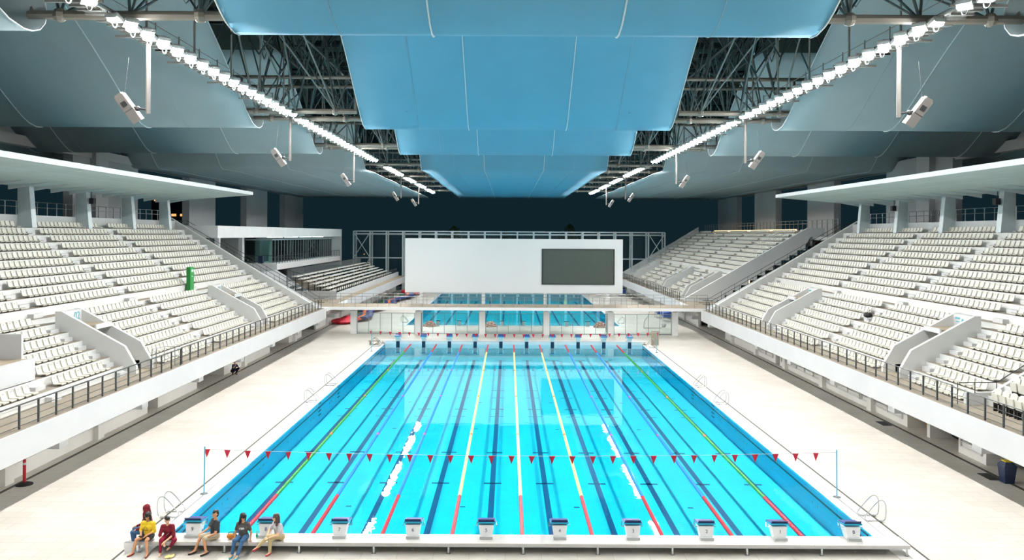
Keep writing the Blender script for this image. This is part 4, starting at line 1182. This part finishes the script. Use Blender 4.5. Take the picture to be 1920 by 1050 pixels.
m = MB(); m.box(bx_-.17, bx_+.17, by_-.17, by_+.17, .93, .96); m.build('lid', yellow_m, q)
# yellow caution stand in the doorway
q = thing('caution_stand', 'yellow folding caution stand in a doorway below the right stand', 'caution sign', (22.8, 16.3, 0))
for dx in (-.12, .12):
    m = MB(); M = Matrix.Rotation(R(12 if dx > 0 else -12), 3, 'Y'); c = Vector((22.8+dx, 16.6, .55))
    m.obox(c+M @ Vector((0, 0, .1)), .025, .55, .75, M); m.obox(c+M @ Vector((0, -.22, -.4)), .025, .1, .3, M); m.obox(c+M @ Vector((0, .22, -.4)), .025, .1, .3, M); m.build('panel', cleanyel_m, q)
m = MB(); m.obox((22.52, 16.6, .72), .01, .2, .16); m.build('printed_mark', dark_m, q)
# mop-like float with ropes
q = thing('punch_bag', 'black padded ring hanging on two cords under the right stand', 'equipment', (22.7, 13.6, .2))
m = MB(); m.ball((22.9, 13.6, .42), .6, 16, 8, (.8, 1.0, .28)); m.build('body', black_m, q)
m = MB(); m.tube((22.9, 13.6, .5), (22.6, 13.0, 1.9), .015, 5); m.tube((22.9, 13.6, .5), (22.6, 14.2, 1.9), .015, 5); m.build('cord', dark_m, q)
for k, (y0) in enumerate((7.6, 17.6)):
    m = MB(); m.box(20.7, 21.2, y0, y0+1.0, 0.002, .02); tag(m.build('door_mat', dark_m), 'dark door mat on the right poolside floor, %s one' % ('nearer', 'farther')[k], 'mat', 'dark door mats')
# dark bins and bag on the right stand
for k, (dx, dy) in enumerate(((0, 0), (0, .33))):
    m = MB(); m.box(21.75+dx-.14, 21.75+dx+.14, 18.55+dy, 18.83+dy, 3.41, 3.86); m.box(21.75+dx-.16, 21.75+dx+.16, 18.53+dy, 18.85+dy, 3.82, 3.88)
    tag(m.build('small_bin', mat('green_black', '2B3430', 0.5)), 'small dark bin on the right stand beside the stairwell wall, %s one' % ('nearer', 'farther')[k], 'bin', 'small dark bins')
m = MB(); m.ball((24.3, 27.6, 5.25), .3, 10, 6, (1, 1.2, .6)); m.path([(24.3, 27.4, 5.3), (24.4, 27.5, 5.65), (24.2, 27.7, 5.3)], .02); tag(m.build('backpack', black_m), 'black bag left on the gangway of the right stand', 'bag')
# inflatables at the far left
col = [('2C6E42', 0), ('1E2F6E', .9), ('F07A22', 1.6), ('1E2F6E', 2.2)]
q = thing('inflatable_slide', 'long deflated red orange blue and green pool inflatable on the far left deck', 'inflatable', (-18, 80, 0))
for k, (c, off) in enumerate(col):
    mm = mat('inflatable_%d' % k, c, 0.45); m = MB(); pts = []
    for i in range(40):
        t = i/39; y = 69+43*t; pts.append((-20.6+off*.9+1.6*t+.6*math.sin(t*16+k*.3), y, .42+.25*k))
    m.path(pts, .5, 7); m.v = [(a, b, max(.01, c*.4)) for a, b, c in m.v]; m.build(('green_fold', 'blue_fold', 'orange_fold', 'navy_fold')[k], mm, q)
m = MB()
for (x, y, a, b, c) in ((-20.2, 67.2, 1.4, 1.5, .35), (-19.6, 68.4, 1.2, 1.4, .45), (-17.6, 112, 1.8, 2.4, .6)): m.ball((x, y, c*.9), 1, 12, 6, (a, b, c))
m.build('red_end', red_m, q)
# equipment on the far right deck
for k, y in enumerate((72.0, 76.0, 112.0)):
    q = thing('equipment_trolley', 'grey framed trolley with blue cover on the far right deck, %s' % ('nearest', 'middle', 'farthest')[k], 'trolley', (19.3, y, 0), 'trolleys on the far right deck')
    m = MB()
    for (a, b) in ((18.6, y-.7), (20.0, y-.7), (18.6, y+.7), (20.0, y+.7)): m.tube((a, b, .0), (a, b, 1.6), .04, 6)
    m.path([(18.6, y-.7, 1.6), (20, y-.7, 1.6), (20, y+.7, 1.6), (18.6, y+.7, 1.6)], .04, 6, closed=True); m.build('frame', frame_m, q)
    m = MB(); m.box(18.7, 19.9, y-.6, y+.6, .5, 1.0); m.ball((19.3, y, 1.0), .6, 10, 5, (1, 1, .4)); m.build('cover', mat('blue_cover%d' % k, '2A4E9A', 0.6), q)
for k, (x, y) in enumerate(((16.6, 64.0),)):
    q = thing('hoist_frame', 'white tubular pool hoist beside the right bridge pier', 'hoist', (x, y, 0))
    m = MB(); m.path([(x-1.6, y, .05), (x+.4, y, .05), (x+.9, y, .4)], .07); m.path([(x-1.6, y, .05), (x-1.5, y, .9), (x-1.1, y, 1.4), (x-.9, y, 2.2)], .06); m.ball((x+.7, y, .4), .3, 8, 5); m.build('tube_frame', white_m, q)
m = MB(); m.tube((9.6, 114.5, 0), (9.6, 114.5, 1.6), .05); m.box(9.35, 9.85, 114.45, 114.55, .9, 2.0); tag(m.build('marker_sign', yellow_m), 'small yellow sign post on the far pool deck right of the lanes', 'sign')
m = MB(); m.box(-22.4, -22.9, 51.2, 52.0, 0, 1.1); m.box(-22.35, -22.95, 51.15, 52.05, 1.1, 1.2); tag(m.build('dark_cabinet', navy_m), 'dark cabinet in the opening at the far end of the left wall', 'cabinet')

# ================================================================ people
def caps_mesh(segs, n=9):
    m = MB()
    for p, q, a, b in segs:
        p = Vector(p); q = Vector(q)
        if (q-p).length < 1e-4: q = p+Vector((0, 0, 1e-3))
        d = (q-p).normalized(); u = d.orthogonal().normalized(); w = d.cross(u); rings = []
        for t in (-1, -.7, -.35): rings.append((p+d*a*t, a*math.sqrt(max(0.0004, 1-t*t))))
        rings.append((p, a)); rings.append((q, b))
        for t in (.35, .7, 1): rings.append((q+d*b*t, b*math.sqrt(max(0.0004, 1-t*t))))
        vs = []; fs = []
        for c, r_ in rings:
            for k in range(n):
                an = 2*math.pi*k/n; vs.append(c+(u*math.cos(an)+w*math.sin(an))*r_)
        for i in range(len(rings)-1):
            for k in range(n): fs.append((i*n+k, i*n+(k+1) % n, (i+1)*n+(k+1) % n, (i+1)*n+k))
        fs += [tuple(range(n-1, -1, -1)), tuple(range((len(rings)-1)*n, len(rings)*n))]
        m.add(vs, fs)
    return m
def blob(segs, name, m_, parent, voxel=.012, smooth=2):
    o = caps_mesh(segs).build(name, m_, parent)
    md = o.modifiers.new('merge', 'REMESH'); md.mode = 'VOXEL'; md.voxel_size = voxel; md.use_smooth_shade = True
    if smooth:
        sm = o.modifiers.new('relax', 'SMOOTH'); sm.factor = .5; sm.iterations = smooth
    return o
skinA = mat('skin_warm', 'D39A72', 0.5, noise=0.04); skinB = mat('skin_light', 'E8BC97', 0.5, noise=0.04)
hair_m = mat('black_hair', '16110F', 0.5, noise=0.3, scale=40); hairb_m = mat('brown_hair', '4A3830', 0.5, noise=0.3, scale=40)
eye_m = mat('dark_eye', '120C0A', 0.3); lip_m = mat('lip', 'B0605A', 0.5)
def person(loc, heading, label, skin, J, shirt, trousers, shoes, hair, size=1.0, shirt_len='short', leg_len='long', extra=None, voxel=.012, scarf=None):
    # local frame: forward = -Y, left side of the body = +X when seen from the front-facing person
    q = thing('person', label, 'person', (0, 0, 0))
    hip, chest, neck, head = [Vector(J[k]) for k in ('hip', 'chest', 'neck', 'head')]
    segs = []
    hw = .095; sw = J.get('sw', .165)
    side = Vector(J.get('side', (1, 0, 0))).normalized()
    body = []
    body += [(hip-side*.06, hip+side*.06, .115, .115), (hip, chest, .125, .13), (chest-side*.07, chest+side*.07, .11, .11), (chest, neck, .10, .055), (neck, head, .05, .05)]
    body += [(neck-side*sw, neck+side*sw, .045, .045)] if False else []
    sh = {}
    for k, sg in (('r', -1), ('l', 1)):
        S = chest+side*sw*sg+(neck-chest)*.62; E = Vector(J['elbow_'+k]); W = Vector(J['wrist_'+k]); sh[k] = S
        H = hip+side*hw*sg; K = Vector(J['knee_'+k]); A = Vector(J['ankle_'+k]); T = Vector(J['toe_'+k])
        body += [(chest+(neck-chest)*.6, S, .07, .055), (S, E, .052, .040), (E, W, .038, .026), (H, K, .090, .060), (K, A, .056, .036), (A, T, .036, .026), (A, A+(A-T)*.25, .034, .03)]
        # hand: palm, four fingers and a thumb
        fd = (W-E).normalized(); tg_ = Vector(J.get('grip_'+k, W+fd*.1)); hd = (tg_-W).normalized(); pn = hd.orthogonal().normalized()
        sd = hd.cross(Vector((0, 0, 1)));
        sd = sd.normalized() if sd.length > .1 else Vector((1, 0, 0))
        body.append((W, W+hd*.06, .024, .028)); dn = sd.cross(hd).normalized()
        for fi, ln in enumerate((.062, .072, .068, .052)):
            b0_ = W+hd*.075+sd*(fi-1.5)*.019; b1_ = b0_+hd*ln*.5; b2_ = b1_+(hd+Vector((0, 0, -.9))).normalized()*ln*.55
            body += [(b0_, b1_, .0095, .009), (b1_, b2_, .009, .0075)]
        tb = W+hd*.02+sd*.026*sg*-1; body += [(tb, tb+(hd*.6+sd*-.8*sg).normalized()*.045, .011, .010), (tb+(hd*.6+sd*-.8*sg).normalized()*.045, tb+(hd*1.5+sd*-.8*sg).normalized()*.075, .010, .008)]
    fwd = Vector(J.get('look', (0, -1, -.1))).normalized()
    hs = fwd.cross(Vector((0, 0, 1))).normalized(); up = hs.cross(fwd).normalized()
    hc = head+up*.02
    body += [(hc+up*.045-fwd*.015, hc+up*.03-fwd*.01, .092, .092), (hc+up*.0, hc-up*.065+fwd*.03, .078, .048), (hc+fwd*.085-up*.0, hc+fwd*.10-up*.03, .012, .017), (hc-up*.062+fwd*.055, hc-up*.07+fwd*.06, .03, .026)]
    for sg in (-1, 1): body.append((hc+hs*.083*sg+up*.01, hc+hs*.086*sg-up*.025, .014, .012))
    b = blob(body, 'body', skin, q, voxel=.0085, smooth=1)
    e = MB()
    for sg in (-1, 1): e.ball(hc+hs*.032*sg+fwd*.082+up*.012, .011, 8, 6)
    e.build('eyes', eye_m, q)
    e = MB(); e.tube(hc+fwd*.088-up*.052-hs*.02, hc+fwd*.088-up*.052+hs*.02, .006, 6); e.build('mouth', lip_m, q)
    # shirt
    s_ = [(hip+(chest-hip)*.05, chest, .145, .148), (hip-side*.06+(chest-hip)*.1, hip+side*.06+(chest-hip)*.1, .12, .12), (chest-side*.08, chest+side*.08, .122, .122), (chest, chest+(neck-chest)*.7, .115, .07)]
    for k in ('r', 'l'):
        S = sh[k]; E = Vector(J['elbow_'+k]); W = Vector(J['wrist_'+k])
        s_ += [(chest+(neck-chest)*.6, S, .078, .068)]
        f = {'short': .62, 'elbow': 1.0, 'long': 1.0}[shirt_len]
        s_ += [(S, S+(E-S)*f, .066, .06)]
        if shirt_len == 'long': s_ += [(E, E+(W-E)*.93, .052, .038)]
        if shirt_len == 'elbow': s_ += [(E, E+(W-E)*.15, .054, .05)]
    blob(s_, 'shirt', shirt, q, voxel)
    t_ = [(hip-side*.07, hip+side*.07, .13, .13), (hip, hip+(chest-hip)*.25, .13, .13)]
    for k, sg in (('r', -1), ('l', 1)):
        H = hip+side*hw*sg; K = Vector(J['knee_'+k]); A = Vector(J['ankle_'+k])
        f = {'long': 1, 'knee': .92, 'short': .6}[leg_len]
        t_ += [(H, H+(K-H)*f, .104, .076 if leg_len == 'long' else .088)]
        if leg_len == 'long': t_ += [(K, K+(A-K)*.9, .07, .052)]
    blob(t_, 'trousers' if leg_len == 'long' else ('shorts' if leg_len == 'knee' else 'skirt'), trousers, q, voxel)
    for k in ('r', 'l'):
        A = Vector(J['ankle_'+k]); T = Vector(J['toe_'+k])
        if shoes is not None: blob([(A-Vector((0, 0, .03)), T-Vector((0, 0, .008)), .044, .034), (A-(T-A)*.3-Vector((0, 0, .035)), A-Vector((0, 0, .03)), .034, .042)], 'shoe', shoes, q, voxel)
    h_ = []
    if hair[0] == 'short': h_ = [(hc+up*.062-fwd*.03, hc+up*.068+fwd*.01, .092, .080), (hc-fwd*.05+up*.02, hc-fwd*.055-up*.04, .075, .055)]
    if hair[0] == 'bob': h_ = [(hc+up*.06-fwd*.03, hc+up*.066+fwd*.015, .100, .088), (hc-fwd*.05, hc-fwd*.05-up*.11, .09, .075)]+[(hc+hs*.085*g+up*.04, hc+hs*.09*g-up*.11+fwd*.02, .04, .034) for g in (-1, 1)]
    if hair[0] == 'long': h_ = [(hc+up*.06-fwd*.03, hc+up*.066+fwd*.015, .100, .086), (hc-fwd*.05, hc-fwd*.08-up*.26, .09, .07)]+[(hc+hs*.085*g+up*.04, hc+hs*.09*g-up*.22+fwd*.0, .04, .035) for g in (-1, 1)]
    if hair[0] == 'bun': h_ = [(hc+up*.06-fwd*.03, hc+up*.066+fwd*.01, .096, .084), (hc-fwd*.05, hc-fwd*.06-up*.05, .08, .06), (hc-fwd*.11-up*.03, hc-fwd*.12-up*.05, .045, .04)]
    if h_: blob(h_, 'hair', hair[1], q, .011)
    if scarf: blob([(hc+up*.055-fwd*.03, hc+up*.05+fwd*.0, .115, .102), (hc-fwd*.03-up*.03, neck-fwd*.02, .11, .13), (neck, chest-fwd*.03, .13, .15)], 'headscarf', scarf, q, voxel)
    if extra: extra(q, J)
    q.scale = (size,)*3; q.location = loc; q.rotation_euler = (0, 0, heading)
    return q
# sitting pose on the 0.37 m platform, feet on the floor in front
def sit(**kw):
    J = dict(hip=(0, .0, .49), chest=(0, -.03, .78), neck=(0, -.03, .98), head=(0, -.06, 1.11), elbow_r=(-.24, -.06, .66), wrist_r=(-.12, -.28, .60), elbow_l=(.24, -.06, .66), wrist_l=(.10, -.28, .60),
             knee_r=(-.13, -.42, .50), ankle_r=(-.12, -.46, .09), toe_r=(-.13, -.60, .04), knee_l=(.13, -.42, .50), ankle_l=(.13, -.44, .09), toe_l=(.15, -.58, .04))
    J.update(kw); return J
PY = -.60
yel = mat('yellow_cloth', 'F2CE2C', 0.8, noise=0.05, scale=9); blk = mat('black_cloth', '26252A', 0.85, noise=0.15, scale=14); mar = mat('maroon_cloth', '7A1226', 0.85, noise=0.08, scale=9)
mar2 = mat('crimson_trousers', '8E1234', 0.85, noise=0.08); den = mat('blue_denim', '3C668F', 0.85, noise=0.18, scale=6); gry = mat('charcoal_cloth', '30353A', 0.85); gry2 = mat('dark_grey_cloth', '55504E', 0.85, noise=.06)
kha = mat('khaki_cloth', 'B9AD93', 0.85); kha2 = mat('sand_cloth', 'C5B284', 0.85); lgr = mat('light_grey_cloth', 'BFBDC2', 0.85); shoe_b = mat('black_shoe', '1D1D1F', 0.6)
def ex_yel(q, J):
    m = MB(); m.obox((0, -.40, .60), .14, .07, .02); m.build('phone', black_m, q)
    m = MB(); m.path([(-.08, -.185, .72), (-.05, -.19, .80), (0, -.19, .84), (.05, -.19, .80), (.08, -.185, .72), (-.08, -.185, .72)], .006, 5); m.build('shirt_print', blk, q)
person((-12.62, PY, 0), R(-8), 'seated person in yellow shirt and black skirt holding a phone', skinA,
       sit(look=(.05, -1, -.25), wrist_r=(-.07, -.33, .58), wrist_l=(.07, -.33, .58), ankle_r=(-.24, -.52, .09), toe_r=(-.32, -.64, .04), ankle_l=(.26, -.50, .09), toe_l=(.30, -.64, .04), knee_r=(-.18, -.40, .48), knee_l=(.17, -.40, .48), sw=.185),
       yel, blk, mat('red_sandal', '7A2A20', 0.6), ('bob', hair_m), 1.03, 'elbow', 'short', ex_yel)
def ex_cord(q, J):
    m = MB(); m.path([(.06, -.17, .92), (.03, -.21, .78), (.06, -.22, .66), (-.02, -.28, .60)], .005, 5); m.build('earphone_cord', seam_m, q)
person((-11.93, PY, 0), R(6), 'seated person in maroon shirt and crimson trousers leaning forward', skinB,
       sit(chest=(0, -.13, .76), neck=(0, -.18, .95), head=(.01, -.23, 1.07), look=(.5, -.9, -.05), elbow_r=(-.22, -.26, .62), wrist_r=(-.06, -.43, .42), elbow_l=(.22, -.24, .62), wrist_l=(.0, -.44, .46), knee_l=(.28, -.34, .47), ankle_l=(.10, -.22, .20), toe_l=(.02, -.30, .12), ankle_r=(-.15, -.46, .09)),
       mar, mar2, None, ('bun', hair_m), 1.0, 'elbow', 'long', ex_cord)
def ex_neck(q, J):
    m = MB(); m.path([(-.06, -.09, .97), (-.07, -.16, .86), (-.02, -.185, .80), (.04, -.16, .88), (.06, -.09, .97)], .006, 5); m.build('necklace', steel_m, q)
person((-10.40, PY+.05, 0), R(-48), 'seated person in charcoal t-shirt and khaki shorts looking left', skinA,
       sit(chest=(0, .0, .80), neck=(0, .02, 1.0), head=(0, .0, 1.14), look=(-.15, -1, .05), sw=.2, elbow_r=(-.26, -.12, .66), wrist_r=(-.20, -.36, .58), elbow_l=(.29, -.12, .64), wrist_l=(.16, -.34, .54), ankle_r=(-.12, -.62, .09), toe_r=(-.12, -.80, .045), ankle_l=(.22, -.38, .09), toe_l=(.24, -.55, .045)),
       gry, kha, shoe_b, ('short', hair_m), 1.04, 'short', 'knee', ex_neck)
def ex_print(q, J):
    m = MB(); m.ball((.0, -.19, .80), .055, 12, 8, (1.3, .12, .7)); m.ball((.06, -.19, .81), .035, 12, 8, (1.3, .12, .9)); m.build('shirt_print', seam_m, q)
    m = MB(); m.ball((-.01, -.2, .80), .018, 8, 6, (1, .2, 1)); m.build('print_dot', dark_m, q)
person((-9.42, PY-.02, 0), R(-4), 'seated person with long dark hair, dark grey printed t-shirt and jeans', skinA,
       sit(look=(.7, -.6, -.35), elbow_r=(-.27, .0, .62), wrist_r=(-.25, -.10, .42), grip_r=(-.25, -.14, .36), elbow_l=(.26, .0, .62), wrist_l=(.27, -.10, .42), grip_l=(.27, -.14, .36), ankle_r=(-.15, -.56, .09), toe_r=(-.17, -.70, .04), ankle_l=(.05, -.62, .09), toe_l=(.05, -.77, .04), knee_r=(-.13, -.42, .48), knee_l=(.13, -.42, .48)),
       gry2, den, mat('turquoise_shoe', '35B8D0', 0.6), ('long', hair_m), 1.02, 'short', 'long', ex_print)
def ex_none(q, J): pass
person((-8.20, PY+.02, 0), R(-38), 'seated person in light grey top and sand trousers with crossed legs', skinB,
       sit(chest=(0, -.08, .78), neck=(0, -.12, .98), head=(0, -.17, 1.11), look=(-.35, -1, 0), elbow_r=(-.20, -.28, .68), wrist_r=(-.02, -.50, .60), elbow_l=(.22, -.26, .64), wrist_l=(.06, -.48, .58), knee_r=(.04, -.42, .50), ankle_r=(.06, -.44, .09), toe_r=(.07, -.58, .04), knee_l=(.0, -.46, .60), ankle_l=(-.20, -.74, .28), toe_l=(-.26, -.86, .20)),
       lgr, kha2, mat('red_flat_shoe', 'B8323E', 0.6), ('long', hairb_m), 1.02, 'short', 'long', None)
person((-12.86, -.18, 0), R(-78), 'person in maroon headscarf and jeans seated at the platform corner', skinA,
       sit(chest=(0, -.02, .80), neck=(0, -.02, 1.02), head=(0, -.04, 1.16), look=(0, -1, -.1), elbow_r=(-.2, -.12, .66), wrist_r=(-.16, -.36, .60), elbow_l=(.2, -.12, .66), wrist_l=(.14, -.30, .58), ankle_r=(-.1, -.4, .10), ankle_l=(.12, -.38, .10)),
       mar, den, shoe_b, ('none', None), 1.05, 'long', 'long', None, scarf=mar)
person((-21.3, 32.8, 0), R(60), 'person in dark clothes squatting in the opening under the left stand', skinA,
       dict(hip=(0, .05, .28), chest=(0, -.10, .62), neck=(0, -.14, .82), head=(0, -.17, .96), elbow_r=(-.24, -.30, .56), wrist_r=(-.10, -.38, .78), elbow_l=(.24, -.30, .52), wrist_l=(.2, -.5, .36),
            knee_r=(-.2, -.36, .48), ankle_r=(-.15, -.08, .09), toe_r=(-.17, -.24, .04), knee_l=(.2, -.36, .48), ankle_l=(.15, -.08, .09), toe_l=(.17, -.24, .04), look=(0, -1, .0)),
       mat('navy_cloth', '1D2A4A', 0.85), mat('navy_trousers', '161D33', 0.85), shoe_b, ('short', hair_m), 1.0, 'short', 'long', None)
# belongings
q = thing('handbag', 'orange and black handbag on the platform beside the dark grey shirt', 'bag', (-9.85, -.55, .37))
m = MB(); m.ball((-9.87, -.56, .47), .12, 12, 8, (1.2, .6, .8)); m.build('body', mat('orange_leather', 'C07A1C', 0.5), q)
m = MB(); m.ball((-9.78, -.52, .49), .1, 10, 7, (1.1, .5, .7)); m.path([(-10.0, -.55, .46), (-9.95, -.5, .58), (-9.8, -.5, .6), (-9.68, -.52, .5)], .014); m.build('flap_strap', black_m, q)
q = thing('bottle', 'green labelled drink bottle standing on the platform', 'bottle', (-9.02, -.45, .37))
m = MB(); m.lathe((-9.02, -.45, .37), [(.035, 0), (.037, .02), (.036, .16), (.016, .2), (.016, .215)], 12); m.build('body', mat('pale_green_plastic', 'A8E0C4', 0.2), q)
m = MB(); m.lathe((-9.02, -.45, .42), [(.038, 0), (.038, .08)], 12); m.build('label_band', mat('aqua_label', '35B59A', 0.4), q)
m = MB(); m.lathe((-9.02, -.45, .585), [(.018, 0), (.018, .02)], 10); m.build('cap', orange_m, q)
q = thing('bottle', 'small clear water bottle with navy label left of the charcoal shirt', 'bottle', (-10.95, -.25, .37))
m = MB(); m.lathe((-10.95, -.25, .37), [(.03, 0), (.032, .02), (.03, .14), (.013, .18), (.013, .2)], 12); m.build('body', glass_m, q)
m = MB(); m.lathe((-10.95, -.25, .41), [(.033, 0), (.033, .05)], 12); m.build('label_band', num_m, q)
m = MB(); m.lathe((-10.95, -.25, .57), [(.015, 0), (.015, .02)], 10); m.build('cap', num_m, q)
q = thing('tote_bag', 'translucent white plastic bag on the floor at the platform corner', 'bag', (-13.0, -.75, 0))
m = MB(); m.add([(-13.28, -.92, 0), (-12.98, -.92, 0), (-12.98, -.72, 0), (-13.28, -.72, 0), (-13.32, -.9, .36), (-12.96, -.9, .36), (-12.98, -.76, .36), (-13.30, -.76, .36)], [(0, 3, 2, 1), (0, 1, 5, 4), (1, 2, 6, 5), (2, 3, 7, 6), (3, 0, 4, 7)]); m.build('body', mat('plastic_bag', 'E9EAEA', 0.4), q)
m = MB(); m.path([(-13.2, -.83, .36), (-13.15, -.83, .44), (-13.08, -.83, .36)], .008); m.build('handle', seam_m, q)
for k, (x, y) in enumerate(((-11.72, -1.24), (-11.60, -1.18))):
    m = MB(); m.ball((x, y, .04), .12, 10, 6, (.75, .95, .3)); m.ball((x+.03, y+.06, .06), .05, 8, 5, (.8, .8, .7)); tag(m.build('slip_on_shoe', cream_m), 'cream slip-on shoe on the floor by the crimson trousers, %s of the pair' % ('left', 'right')[k], 'shoe', 'pair of cream shoes')
